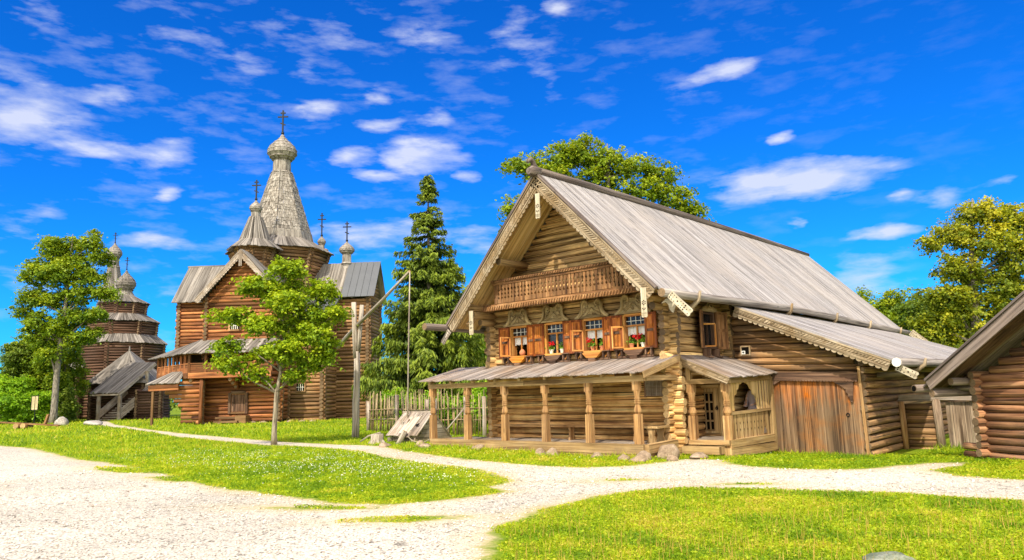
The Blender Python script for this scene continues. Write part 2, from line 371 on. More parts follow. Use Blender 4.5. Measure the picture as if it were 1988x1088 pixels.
M['metal_roof']=plain('grey_roof_sheet',(0.1210,0.1265,0.1348),.45,.3,.12,1.2)
M['shingle']=wood('aspen_shingle',(0.0970,0.0782,0.0635),(0.2558,0.2254,0.1905),(0.3704,0.3358,0.2911),along=.5,across=3,crack=.35,var=.42)
M['far_log']=wood('far_church_log',(0.0193,0.0077,0.0050),(0.0935,0.0468,0.0275),(0.1485,0.0853,0.0550),along=.2,across=3,crack=.4,var=.4)
M['cross']=plain('dark_cross_metal',(.02,.022,.02),.5,.4,.3,3.)
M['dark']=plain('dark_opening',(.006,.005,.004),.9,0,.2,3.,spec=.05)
M['hole']=plain('dark_hole_disc',(.03,.02,.012),.9,0,.2,3.,spec=.05)  # dark discs laid on solid boards, standing for the shade in cut holes
M['curtain']=plain('white_curtain',(.78,.78,.76),.8,0,.05,20.)
M['muntin']=plain('pale_muntin',(.62,.60,.52),.6,0,.1,9.)
M['terra']=plain('terracotta',(.50,.19,.09),.75,0,.2,12.)
M['whitepot']=plain('white_pot',(.70,.66,.58),.5,0,.1,12.)
M['iron']=plain('black_iron',(.015,.015,.016),.5,.6,.2,20.)
M['enamel']=plain('white_enamel',(.75,.75,.72),.4,0,.05,10.)
M['rope']=plain('rope',(.34,.28,.19),.9,0,.3,40.)
M['paper']=plain('sign_paper',(.55,.44,.25),.7,0,.15,6.)
M['ink']=plain('sign_ink',(.09,.07,.05),.8,0,.2,6.)
M['skin']=plain('skin',(.52,.30,.20),.5,0,.08,14.)
M['hair']=plain('dark_hair',(.02,.013,.01),.5,0,.3,30.)
M['dress']=plain('pale_dress',(.40,.33,.35),.8,0,.12,14.)
M['rock']=stone('tan_stone',(.15,.10,.065),(.32,.23,.15),(.47,.37,.27),4.)
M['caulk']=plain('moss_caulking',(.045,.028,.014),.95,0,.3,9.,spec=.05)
M['rock_grey']=stone('grey_stone',(.20,.17,.14),(.38,.34,.30),(.52,.48,.43),1.2)
M['mossy']=stone('mossy_stone',(.07,.10,.04),(.20,.22,.15),(.34,.34,.28),5.)
M['bark']=wood('grey_bark',(.07,.06,.05),(.21,.18,.145),(.33,.29,.24),along=2.,across=7,crack=.6,var=.2,bump=.6)
M['bark_pale']=wood('maple_bark',(0.0910,0.0700,0.0490),(0.2310,0.1890,0.1330),(0.3360,0.2870,0.2100),along=1.5,across=6,crack=.4,var=.2,bump=.5)
# glass of the panes
m,nt,out=newmat('window_glass'); b=N(nt,'ShaderNodeBsdfPrincipled',i_Roughness=.06); b.inputs['Base Color'].default_value=(.02,.022,.025,1); b.inputs['Alpha'].default_value=.55
nt.links.new(b.outputs[0],out.inputs[0]); M['glass']=m
# plank gate: sheltered orange top, weathered grey foot
def gatemat():
    m=wood('gate_plank',(.05,.027,.015),(.165,.10,.055),(.28,.18,.10),along=.35,across=9,crack=.6,var=.45,patch=(.30,.13,.05),psc=1.6,pthr=(.52,.75))
    nt=m.node_tree; L=nt.links
    hs=[n for n in nt.nodes if n.type=='HUE_SAT'][0]; src=hs.inputs['Color'].links[0].from_socket
    tc=N(nt,'ShaderNodeTexCoord'); sp=N(nt,'ShaderNodeSeparateXYZ'); L.new(tc.outputs['Object'],sp.inputs[0])
    n=N(nt,'ShaderNodeTexNoise',i_Scale=1.,i_Detail=4.); mp=N(nt,'ShaderNodeMapping'); mp.inputs['Scale'].default_value=(7,7,.5); L.new(tc.outputs['Object'],mp.inputs[0]); L.new(mp.outputs[0],n.inputs['Vector'])
    z=mth(nt,'ADD',sp.outputs[2],mth(nt,'MULTIPLY_ADD',n.outputs[0],2.2,-1.1))
    r=ramp(nt,[(.25,0.),(.75,1.)]); L.new(mth(nt,'MULTIPLY',mth(nt,'SUBTRACT',z,.72),.75),r.inputs[0])
    c=mixc(nt,mth(nt,'MULTIPLY',r.outputs[0],.85),src,mixc(nt,1.,src,(1.75,1.0,.45),'MULTIPLY'))
    L.new(c,hs.inputs['Color']); return m
M['gate']=gatemat()
M['maple']=leafmat('maple_leaf',[(0.,(.07,.15,.008)),(.5,(.25,.37,.012)),(1.,(.48,.56,.022))],.42)
M['leftmaple']=leafmat('tall_maple_leaf',[(0.,(.06,.13,.008)),(.5,(.19,.29,.014)),(1.,(.40,.46,.022))],.4)
M['oldtree']=leafmat('old_tree_leaf',[(0.,(.07,.13,.008)),(.5,(.21,.31,.014)),(1.,(.44,.48,.025))],.4)
M['golden']=leafmat('yellowing_leaf',[(0.,(.055,.09,.008)),(.42,(.22,.275,.016)),(.75,(.42,.43,.025)),(1.,(.60,.53,.04))],.42,patch=(.085,.15,.012),psc=.3)
M['bush']=leafmat('bush_leaf',[(0.,(0.0660,0.1650,0.0088)),(.5,(0.1980,0.3850,0.0132)),(1.,(0.3850,0.5720,0.0242))],.4)
M['wood_leaf']=leafmat('wood_leaf',[(0.,(.045,.09,.010)),(.5,(.115,.19,.016)),(1.,(.23,.29,.03))],.35)
M['spruce']=leafmat('spruce_needle',[(0.,(0.0164,0.0386,0.0067)),(.5,(0.0904,0.1448,0.0134)),(1.,(0.2796,0.3475,0.0293))],.25)
M['gran']=leafmat('geranium_leaf',[(0.,(.08,.19,.015)),(1.,(.25,.40,.04))],.3)
M['petal']=leafmat('red_petal',[(0.,(.45,.005,.01)),(1.,(.75,.02,.02))],.2)
# ------------------------------------------------------------------ camera, sun, sky
cam=bpy.data.cameras.new('camera'); co=bpy.data.objects.new('camera',cam); COL.objects.link(co); scene.camera=co
cam.sensor_width=36.; cam.lens=36*1449.4/1988; cam.clip_end=5000; cam.clip_start=.1
Rv=V((0.73736,0.67498,-0.02628)); Uv=V((0.12247,-0.09532,0.98788)); Wv=V((-0.66430,0.73165,0.15295))
mw=Matrix(((Rv.x,Uv.x,-Wv.x,10.9434),(Rv.y,Uv.y,-Wv.y,-16.8012),(Rv.z,Uv.z,-Wv.z,1.7),(0,0,0,1)))
co.matrix_world=mw
SUN_EL,SUN_AZ=R(46.5),R(291.)      # direction the light comes from, azimuth counted from +X to +Y
sdir=V((math.cos(SUN_EL)*math.cos(SUN_AZ),math.cos(SUN_EL)*math.sin(SUN_AZ),math.sin(SUN_EL)))
sl=bpy.data.lights.new('sun','SUN'); sl.energy=3.4; sl.angle=R(.5); sl.color=(1.,.91,.75)
so=bpy.data.objects.new('sun',sl); COL.objects.link(so); so.rotation_euler=(-sdir).to_track_quat('-Z','Y').to_euler(); so.location=(0,-30,40)
w=bpy.data.worlds.new('World'); scene.world=w; w.use_nodes=True; nt=w.node_tree; nt.nodes.clear(); L=nt.links
wo=N(nt,'ShaderNodeOutputWorld'); bg=N(nt,'ShaderNodeBackground'); L.new(bg.outputs[0],wo.inputs[0]); bg.inputs[1].default_value=.13
sky=N(nt,'ShaderNodeTexSky',sky_type='NISHITA'); sky.sun_disc=False; sky.sun_elevation=SUN_EL; sky.sun_rotation=PI/2-SUN_AZ; sky.air_density=1.0; sky.dust_density=.25; sky.ozone_density=2.2
tc=N(nt,'ShaderNodeTexCoord'); sp=N(nt,'ShaderNodeSeparateXYZ'); L.new(tc.outputs['Generated'],sp.inputs[0])
hs=N(nt,'ShaderNodeHueSaturation',i_Saturation=SKY_SAT,i_Value=SKY_VAL); L.new(sky.outputs[0],hs.inputs['Color'])
skc=mixc(nt,1.,hs.outputs[0],SKY_TINT,'MULTIPLY')
az=mth(nt,'ARCTAN2',sp.outputs[0],sp.outputs[1]); el=mth(nt,'ARCSINE',sp.outputs[2])
cx=N(nt,'ShaderNodeCombineXYZ'); L.new(az,cx.inputs[0]); L.new(el,cx.inputs[1])
mpn=N(nt,'ShaderNodeMapping'); mpn.inputs['Scale'].default_value=(9,24,1); mpn.inputs['Rotation'].default_value=(0,0,-.18); L.new(cx.outputs[0],mpn.inputs[0])
nz=N(nt,'ShaderNodeTexNoise',i_Scale=1.0,i_Detail=5.,i_Roughness=.55,i_Distortion=.0); L.new(mpn.outputs[0],nz.inputs['Vector'])
mpf=N(nt,'ShaderNodeMapping'); mpf.inputs['Scale'].default_value=(17,58,1); mpf.inputs['Rotation'].default_value=(0,0,-.25); L.new(cx.outputs[0],mpf.inputs[0])
nf=N(nt,'ShaderNodeTexNoise',i_Scale=1.0,i_Detail=6.,i_Roughness=.58,i_Distortion=.1); L.new(mpf.outputs[0],nf.inputs['Vector'])
wv=N(nt,'ShaderNodeVectorMath',operation='MULTIPLY_ADD'); L.new(nz.outputs['Color'],wv.inputs[0]); wv.inputs[1].default_value=(.085,.034,0); 
sb=N(nt,'ShaderNodeVectorMath',operation='SUBTRACT'); L.new(cx.outputs[0],sb.inputs[0]); sb.inputs[1].default_value=(.0425,.017,0); L.new(sb.outputs[0],wv.inputs[2])
acc=None
CLOUDS=[(-1.329,0.337,0.055,0.023,0.72),(-1.349,0.314,0.030,0.014,0.60),(-1.253,0.363,0.034,0.010,0.60),(-1.274,0.297,0.095,0.010,0.62),(-1.179,0.311,0.030,0.021,0.50),(-1.176,0.444,0.046,0.013,0.50),(-1.325,0.437,0.031,0.013,0.30),(-1.173,0.254,0.013,0.008,0.80),(-1.314,0.224,0.028,0.010,0.45),(-1.090,0.425,0.025,0.013,0.50),(-0.996,0.372,0.023,0.013,0.75),(-1.020,0.420,0.020,0.010,0.50),(-0.958,0.312,0.025,0.011,0.85),(-0.916,0.356,0.035,0.009,0.80),(-0.860,0.319,0.053,0.016,0.88),(-0.923,0.289,0.031,0.007,0.80),(-0.841,0.462,0.033,0.016,0.42),(-0.835,0.373,0.023,0.012,0.50),(-0.913,0.391,0.018,0.010,0.60),(-0.723,0.476,0.040,0.046,0.34),(-0.682,0.408,0.022,0.038,0.28),(-0.656,0.501,0.021,0.007,0.60),(-0.432,0.402,0.034,0.011,1.00),(-0.481,0.391,0.030,0.011,0.25),(-0.348,0.257,0.088,0.019,0.95),(-0.434,0.250,0.038,0.023,0.30),(-0.375,0.311,0.014,0.006,0.80),(-0.268,0.185,0.032,0.008,1.05),(-0.198,0.215,0.020,0.012,0.50),(-0.148,0.225,0.022,0.008,0.40),(-0.297,0.130,0.050,0.014,0.60),(-0.237,0.223,0.011,0.005,0.60),(-0.365,0.202,0.009,0.006,0.60),(-0.940,0.214,0.075,0.018,0.50),(-0.800,0.291,0.014,0.007,0.70),(-0.781,0.199,0.053,0.027,0.42),(-1.197,0.195,0.040,0.007,0.40),(-1.334,0.199,0.027,0.010,0.35),(-1.219,0.188,0.069,0.010,0.30),(-1.316,0.134,0.045,0.017,0.30),(-0.278,0.154,0.038,0.009,0.40),(-0.858,0.227,0.042,0.014,0.30),(-0.740,0.290,0.021,0.007,0.35),(-0.559,0.298,0.061,0.007,0.20),(-1.166,0.141,0.035,0.013,0.25),(-0.941,0.472,0.050,0.030,0.18),(-1.038,0.464,0.062,0.024,0.14),]
for (ca,ce,sa,se,am) in CLOUDS:
    mp=N(nt,'ShaderNodeMapping',vector_type='TEXTURE'); mp.inputs['Location'].default_value=(ca,ce,0); mp.inputs['Scale'].default_value=(sa*1.6,se*1.75,1); L.new(wv.outputs[0],mp.inputs[0])
    g=N(nt,'ShaderNodeTexGradient',gradient_type='SPHERICAL'); L.new(mp.outputs[0],g.inputs[0])
    acc=mth(nt,'MULTIPLY',g.outputs['Fac'],am) if acc is None else mth(nt,'MULTIPLY_ADD',g.outputs['Fac'],am,acc)
fb=mth(nt,'ADD',mth(nt,'MULTIPLY',mth(nt,'SUBTRACT',nf.outputs[0],.5),2.1),mth(nt,'MULTIPLY',mth(nt,'SUBTRACT',nz.outputs[0],.5),1.3))
d0=mth(nt,'MULTIPLY',mth(nt,'ADD',mth(nt,'MULTIPLY_ADD',acc,1.2,-.17),mth(nt,'MULTIPLY',fb,.62)),1.1)
dens=mth(nt,'MULTIPLY',mth(nt,'MAXIMUM',d0,0.),mth(nt,'MINIMUM',mth(nt,'MULTIPLY',acc,3.2),1.))
thin=mth(nt,'MULTIPLY',mth(nt,'MAXIMUM',mth(nt,'SUBTRACT',mth(nt,'MULTIPLY',nz.outputs[0],nf.outputs[0]),.25),0.),1.25)
# thin veil thins out to the right (towards azimuth 0)
veil=mth(nt,'MULTIPLY',thin,mth(nt,'MINIMUM',mth(nt,'MAXIMUM',mth(nt,'MULTIPLY_ADD',az,-1.1,.0),.15),1.2))
dens=mth(nt,'MINIMUM',mth(nt,'ADD',dens,veil),.85)
cl=mixc(nt,dens,skc,CLOUD_COL)
# added unseen bright cloud cover behind the camera and overhead, fills the shaded walls
bk=mth(nt,'ADD',mth(nt,'MULTIPLY',sp.outputs[0],.664),mth(nt,'MULTIPLY',sp.outputs[1],-.7316))
bm=N(nt,'ShaderNodeMapRange',interpolation_type='SMOOTHSTEP'); L.new(bk,bm.inputs[0]); bm.inputs[1].default_value=-.25; bm.inputs[2].default_value=.35
ng=N(nt,'ShaderNodeTexNoise',i_Scale=2.6,i_Detail=6.,i_Roughness=.55); L.new(tc.outputs['Generated'],ng.inputs['Vector'])
gm_=N(nt,'ShaderNodeMapRange',interpolation_type='SMOOTHSTEP'); L.new(ng.outputs[0],gm_.inputs[0]); gm_.inputs[1].default_value=.36; gm_.inputs[2].default_value=.56
bd=mth(nt,'MULTIPLY',mth(nt,'MULTIPLY',bm.outputs[0],gm_.outputs[0]),.95)
cl=mixc(nt,bd,cl,(15.,13.8,11.4)); L.new(cl,bg.inputs[0])
vs=scene.view_settings; vs.view_transform='Standard'; vs.look='None'; vs.gamma=1.; vs.exposure=EXPO; vs.use_curve_mapping=False
scene.cycles.max_bounces=6; scene.cycles.diffuse_bounces=4; scene.cycles.transmission_bounces=6; scene.cycles.transparent_max_bounces=8
# ------------------------------------------------------------------ ground
GRAVEL=[(-60,-9),(-31,-6.6),(-26,-6.7),(-16.5,-8),(-12,-8.1),(-7.6,-8.8),(-4.2,-9.3),(-2.5,-9.3),(.2,-9.3),(1,-8.9),(1.5,-8.2),(1.6,-7.4),(1.6,-6.8),(.8,-6.3),(.5,-5.5),(-1.5,-4.2),(-3.5,-3.9),(-6.2,-3.2),(-9.1,-2.3),(-14,-.9),(-16.8,-1),(-21.5,-.3),(-28.1,.8),(-40.4,3.9),(-64,9.0),(-84,15.2),(-84,16.6),(-64.7,10.5),(-42,4.9),(-30.5,2.5),(-24.1,1.5),(-19.4,.7),(-15.8,.3),(-11.9,-.1),(-10.3,-.5),(-7.6,-1.7),(-5.3,-2.2),(-2.9,-2.6),(-1,-2.8),(.3,-2.5),(.9,-1.6),(.95,-.6),(1.0,.7),(2.0,.8),(2.2,.1),(3,-.5),(4,-.75),(4.9,-.55),(5.6,-.3),(6.0,.8),(6.3,1.9),(6.8,2.4),(7,1.3),(6.7,.2),(7.4,-.7),(8.4,-.8),(30,-4),(30,-40),(-60,-40)]
FRONT=[(5.2,-11.0),(4.6,-10.4),(4.1,-9.8),(3.8,-9.1),(3.5,-8.0),(3.3,-6.6),(3.5,-5.4),(4.0,-4.7),(5.3,-4.2),(6.9,-3.8),(7.9,-3.7),(8.9,-3.7),(14,-4.5),(31,-7),(31,-41),(9.,-41),(7.6,-16)]
PATCHES=[(2.48,-9.76,.75,.28,.72),(.2,-9.75,.9,.25,.5),(2.4,-4.2,.5,.16,.7),(4.7,-3.75,.5,.2,.6),(-6.6,-9.0,1.2,.35,.1),(-10.5,-8.7,1.6,.4,.1)]
def inside(P,poly):
    x,y=P[:,0],P[:,1]; c=np.zeros(len(P),bool); n=len(poly)
    for i in range(n):
        x0,y0=poly[i]; x1,y1=poly[(i+1)%n]
        if y0==y1: continue
        c^=((y0>y)!=(y1>y))&(x<(x1-x0)*(y-y0)/(y1-y0)+x0)
    return c
def pdist(P,poly):
    d=np.full(len(P),1e9); n=len(poly)
    for i in range(n):
        a=np.array(poly[i],float); b=np.array(poly[(i+1)%n],float); ab=b-a
        t=np.clip(((P-a)@ab)/(ab@ab),0,1); q=a+t[:,None]*ab
        d=np.minimum(d,np.hypot(P[:,0]-q[:,0],P[:,1]-q[:,1]))
    return d
def grass_sd(P):
    """positive on grass, negative on gravel (metres to the edge)"""
    g=np.where(inside(P,GRAVEL),-1,1)*pdist(P,GRAVEL)
    f=np.where(inside(P,FRONT),1,-1)*pdist(P,FRONT)
    s=np.maximum(g,f)
    for (x,y,a,b,an) in PATCHES:
        dx,dy=P[:,0]-x,P[:,1]-y; u=dx*math.cos(an)+dy*math.sin(an); v=-dx*math.sin(an)+dy*math.cos(an); s=np.maximum(s,(1-np.sqrt((u/a)**2+(v/b)**2))*min(a,b)*1.2)
    return s
def vnoise(P,s,seed):
    """smooth value noise"""
    r=np.random.default_rng(seed).random((64,64)); q=P*s; i=np.floor(q).astype(int); f=q-i; f=f*f*(3-2*f)
    a=r[i[:,0]%64,i[:,1]%64]; b=r[(i[:,0]+1)%64,i[:,1]%64]; c=r[i[:,0]%64,(i[:,1]+1)%64]; d=r[(i[:,0]+1)%64,(i[:,1]+1)%64]
    return (a*(1-f[:,0])+b*f[:,0])*(1-f[:,1])+(c*(1-f[:,0])+d*f[:,0])*f[:,1]

def groundmat(name):
    m,nt,out=newmat(name); L=nt.links
    geo=N(nt,'ShaderNodeNewGeometry'); at=N(nt,'ShaderNodeAttribute',attribute_name='sd'); P=geo.outputs['Position']
    def noise(s,d=5.,r=.6): 
        n=N(nt,'ShaderNodeTexNoise',i_Scale=s,i_Detail=d,i_Roughness=r); L.new(P,n.inputs['Vector']); return n.outputs[0]
    # gravel: pale crushed stone
    v=N(nt,'ShaderNodeTexVoronoi',i_Scale=34.); L.new(P,v.inputs['Vector'])
    v2=N(nt,'ShaderNodeTexVoronoi',i_Scale=11.); L.new(P,v2.inputs['Vector'])
    sepc=N(nt,'ShaderNodeSeparateColor'); L.new(v.outputs['Color'],sepc.inputs[0])
    sepd=N(nt,'ShaderNodeSeparateColor'); L.new(v2.outputs['Color'],sepd.inputs[0])
    rg=ramp(nt,[(.0,(.13,.11,.09)),(.08,(.26,.215,.17)),(.10,(.62,.555,.455)),(.6,(.70,.635,.53)),(1.,(.77,.705,.60))]); L.new(sepc.outputs[0],rg.inputs[0])
    rg2=ramp(nt,[(.0,.5),(.06,.8),(.12,1.)]); L.new(sepd.outputs[0],rg2.inputs[0])
    gap=ramp(nt,[(.4,1.),(.66,.62)]); L.new(v.outputs['Distance'],gap.inputs[0])
    gr=mixc(nt,1.,mixc(nt,1.,rg.outputs[0],gap.outputs[0],'MULTIPLY'),rg2.outputs[0],'MULTIPLY')
    dirt=noise(.55,6.); rd=ramp(nt,[(.56,0.),(.74,.55)]); L.new(dirt,rd.inputs[0])
    gr=mixc(nt,rd.outputs[0],gr,(.50,.42,.31))
    rl=ramp(nt,[(.35,.80),(.62,1.06)]); L.new(noise(.22,4.,.55),rl.inputs[0]); gr=mixc(nt,1.,gr,rl.outputs[0],'MULTIPLY')
    # grass soil
    n1=noise(.35,6.); n2=noise(5.,5.); n3=noise(45.,3.)
    rs=ramp(nt,[(.3,(.07,.14,.007)),(.5,(.17,.25,.010)),(.72,(.34,.34,.03))]); L.new(mth(nt,'ADD',mth(nt,'MULTIPLY',n1,.6),mth(nt,'MULTIPLY',n2,.4)),rs.inputs[0])
    rf=ramp(nt,[(.3,.55),(.65,1.15)]); L.new(n3,rf.inputs[0])
    soil=mixc(nt,1.,rs.outputs[0],rf.outputs[0],'MULTIPLY')
    # worn edge
    e=mth(nt,'ADD',at.outputs['Fac'],mth(nt,'ADD',mth(nt,'MULTIPLY_ADD',noise(1.3,6.,.7),.9,-.45),mth(nt,'MULTIPLY_ADD',noise(9.,4.),.35,-.17)))
    re=ramp(nt,[(.45,0.),(.53,1.)]); L.new(mth(nt,'MULTIPLY_ADD',e,.6,.5),re.inputs[0])
    rt=ramp(nt,[(.12,0.),(.40,.55),(.5,1.),(.62,0.)]); L.new(mth(nt,'MULTIPLY_ADD',e,.6,.5),rt.inputs[0])
    col=mixc(nt,re.outputs[0],gr,soil)
    col=mixc(nt,mth(nt,'MULTIPLY',rt.outputs[0],.7),col,(.50,.40,.21))
    bs=N(nt,'ShaderNodeBsdfPrincipled',i_Roughness=.95); bs.inputs['Specular IOR Level'].default_value=.1; L.new(col,bs.inputs['Base Color'])
    h=mth(nt,'ADD',mth(nt,'MULTIPLY',v.outputs['Distance'],-.8),mth(nt,'ADD',mth(nt,'MULTIPLY',n3,.6),mth(nt,'MULTIPLY',v2.outputs['Distance'],-.5)))
    b=N(nt,'ShaderNodeBump',i_Strength=.3,i_Distance=.02); L.new(h,b.inputs['Height']); L.new(b.outputs[0],bs.inputs['Normal'])
    L.new(bs.outputs[0],out.inputs[0]); return m
gm=groundmat('ground_cover')
def grid_ground(x0,x1,y0,y1,st,hole=None):
    xs=np.arange(x0,x1+1e-6,st); ys=np.arange(y0,y1+1e-6,st); X,Y=np.meshgrid(xs,ys,indexing='ij')
    P=np.stack([X.ravel(),Y.ravel()],1); z=gz(P[:,0],P[:,1])+.03*(vnoise(P,.5,3)-.5)*(np.hypot(P[:,0]+3,P[:,1]-3)>0)
    sd=grass_sd(P); nx,ny=len(xs),len(ys)
    I,J=np.meshgrid(np.arange(nx-1),np.arange(ny-1),indexing='ij'); a=(I*ny+J).ravel()
    F=np.stack([a,a+ny,a+ny+1,a+1],1)
    return np.column_stack([P,z]),sd,F
def ground_mesh(name,Vt,sd,F,label,kind='structure'):
    used=np.unique(F); mp=np.full(len(Vt),-1); mp[used]=np.arange(len(used))
    me=bpy.data.meshes.new(name); me.from_pydata(Vt[used].tolist(),[],mp[F].tolist())
    a=me.attributes.new('sd','FLOAT','POINT'); a.data.foreach_set('value',sd[used].astype(np.float32)); me.materials.append(gm); me.update()
    me.polygons.foreach_set('use_smooth',np.ones(len(F),bool))
    o=bpy.data.objects.new(name,me); COL.objects.link(o); o['label']=label; o['kind']=kind; return o
Vt,sd,F=grid_ground(-90,30,-40,30,.4)
cg=sd[F].mean(1)>0
ground_mesh('gravel_yard',Vt,sd,F[~cg],'pale crushed stone yard and the narrow path leading to the church')
ground_mesh('lawn',Vt,sd,F[cg],'bright green lawns round the gravel yard')
# the ground beyond, out to the horizon
o_=[(-90,-40),(30,-40),(30,30),(-90,30)]; far=[(-2500,-2500),(2500,-2500),(2500,2500),(-2500,2500)]
vv=[(x,y,-.004) for x,y in o_]+[(x,y,-.004) for x,y in far]
Vf=np.array(vv); ground_mesh('meadow',Vf,np.full(8,5.),np.array([(k,(k+1)%4,4+(k+1)%4,4+k) for k in range(4)])[:,::-1],'grass meadow reaching to the horizon')
# ------------------------------------------------------------------ the log house
house=thing('log_house','two storey log house with carved gable, orange shutters and front gallery','house',(-3.4,1.7,0))
HM=[M['log_low'],M['end_low']]; YF=1.75; RR=.107; ROW=.205
lower=MB(); upper=MB(); gab=MB(); gbk=MB()
OPEN=[(-5.87,-5.13),(-4.37,-3.63),(-2.85,-2.11),(-1.37,-.63)]
zk=[]; z=.16
while z<4.40: zk.append(z); z+=ROW
for i,z in enumerate(zk):
    b=lower if z<2.66 else upper
    x0,x1=-7.12+random.uniform(-.06,.06),.36+random.uniform(-.07,.05)
    if 2.92<z<3.98:
        cuts=[x0]+[c for a in OPEN for c in a]+[x1]
        for k in range(0,len(cuts),2): b.log((cuts[k],YF,z),(cuts[k+1],YF,z),RR)
    elif z<2.66 and i%3==1:
        xm=random.uniform(-5,-1.5); b.log((x0,YF,z),(xm,YF,z),RR); b.log((xm+.004,YF,z),(x1,YF,z),RR*.97)
    else: b.log((x0,YF,z),(x1,YF,z),RR)
    # side walls, half a row higher, with ends standing out at the corner
    zs=z+ROW*.5; s0=1.40+random.uniform(-.05,.04)
    if 2.95<zs<4.02:
        b.log((0,s0,zs),(0,3.44,zs),RR); b.log((0,4.24,zs),(0,21.2,zs),RR)
    else: b.log((0,s0,zs),(0,21.2,zs),RR)
    b.log((-6.75,s0,zs),(-6.75,21.2,zs),RR)
    b.log((-.5,4.95,z),(.34+random.uniform(-.05,.05),4.95,z),RR)      # cross wall ends
    b.log((-6.9,21,z),(.1,21,z),RR)
zg=zk[-1]+ROW
zr,zl=(8.30-4.30)/4.05,(8.30-4.05)/4.1
while zg<8.15:
    gab.log((-3.37-(8.30-zg)/zl+.02,YF,zg),(-3.37+(8.30-zg)/zr-.02,YF,zg),RR*1.02); gbk.log((-3.37-(8.30-zg)/zl+.1,21,zg),(-3.37+(8.30-zg)/zr-.1,21,zg),RR); zg+=ROW
ck=MB(); ck.box(-6.75,0,YF-.03,YF+.03,.1,2.9,axis='x'); ck.box(-6.75,0,YF-.03,YF+.03,3.98,4.45,axis='x'); xs_=[-6.75]+[c_ for a_ in OPEN for c_ in a_]+[0]
for k in range(0,len(xs_),2): ck.box(xs_[k],xs_[k+1],YF-.028,YF+.028,2.9,3.98)
ck.poly([(-6.9,4.45),(0.1,4.45),(-3.37,8.1)],(0,YF-.025,0),(1,0,0),(0,0,1),-.05); ck.box(-.03,.03,1.8,3.44,.1,4.45); ck.box(-.03,.03,4.24,21,.1,4.45); ck.box(-.03,.03,3.44,4.24,.1,2.95); ck.box(-6.78,-6.72,1.8,21,.1,4.4)
ck.build('moss_caulking',[M['caulk']],house)
lower.build('lower_log_wall',HM,house); upper.build('upper_log_wall',[M['log_up'],M['end_dark']],house); gab.build('gable_log_wall',[M['log_up'],M['end_dark']],house); gbk.build('rear_gable_wall',[M['log_up'],M['end_dark']],house)

# roof
hump=lambda y: .17*math.exp(-((y-8.5)/6.5)**2)-.05*max(0,(y-17)/5)
rf=MB(); rf.boards((-3.37,.22,8.42),(-3.37,21.8,8.45),(.84,.22,4.20),(.84,22.0,4.20),84,.045,hump=hump)
rf.boards((-3.37,21.8,8.45),(-3.37,.22,8.42),(-7.55,22.0,3.98),(-7.55,.22,3.98),84,.045)
roof=rf.build('board_roof',[M['roof']],house)
so_=MB(); so_.boards((-3.37,.28,8.36),(-3.37,1.7,8.36),(.80,.28,4.15),(.80,1.7,4.17),6,.02,gap=.012,jit=0,lift=.0); so_.boards((-3.37,1.7,8.36),(-3.37,.28,8.36),(-7.5,1.7,3.93),(-7.5,.28,3.93),6,.02,gap=.012,jit=0,lift=.0)
so_.build('soffit_boards',[M['soffit']],roof)
rd=MB(); rd.tube([(-3.37,-.02,8.50),(-3.37,3,8.55),(-3.37,10,8.57),(-3.37,17,8.56),(-3.37,21.9,8.52)],[.15,.14,.13,.12,.11],seg=9)
rd.build('ridge_log',[M['dark_trim']],roof)
hd=MB(); hd.tube([(-3.37,.45,8.52),(-3.37,.2,8.50),(-3.37,-.02,8.46),(-3.37,-.16,8.44)],[.13,.16,.17,.10],seg=10)
hd.tube([(-3.37,.18,8.55),(-3.37,.10,8.68),(-3.37,.04,8.78),(-3.37,-.06,8.83),(-3.37,-.16,8.76),(-3.37,-.20,8.70)],[.11,.085,.075,.085,.07,.04],seg=9)
hd.build('carved_ridge_head',[M['dark_trim']],roof)
g=MB(); ys=[-.02,2,5,8,11,14,17,20,22.7]
g.tube([(.92,y,4.23+hump(y)-.02) for y in ys],[.115]*9,seg=10,end=1); g.build('gutter_log',[M['dark_gutter'],M['end_dark']],roof)
g=MB(); g.tube([(-7.55,-.75,4.0),(-7.57,6,4.0),(-7.57,14,3.99),(-7.57,22.6,3.98)],.115,seg=10,end=1); g.build('gutter_log',[M['dark_trim'],M['end_dark']],roof)
for y in (1.75,8.1,12.4,16.3,20.6):
    h=MB(); zz=hump(y); h.tube([(0,y,4.0),(.45,y,3.93),(.82,y,3.98+zz*.6),(1.02,y,4.12+zz),(1.08,y,4.36+zz)],[.09,.085,.075,.065,.035],seg=7); h.build('gutter_hook',[M['trim']],roof)
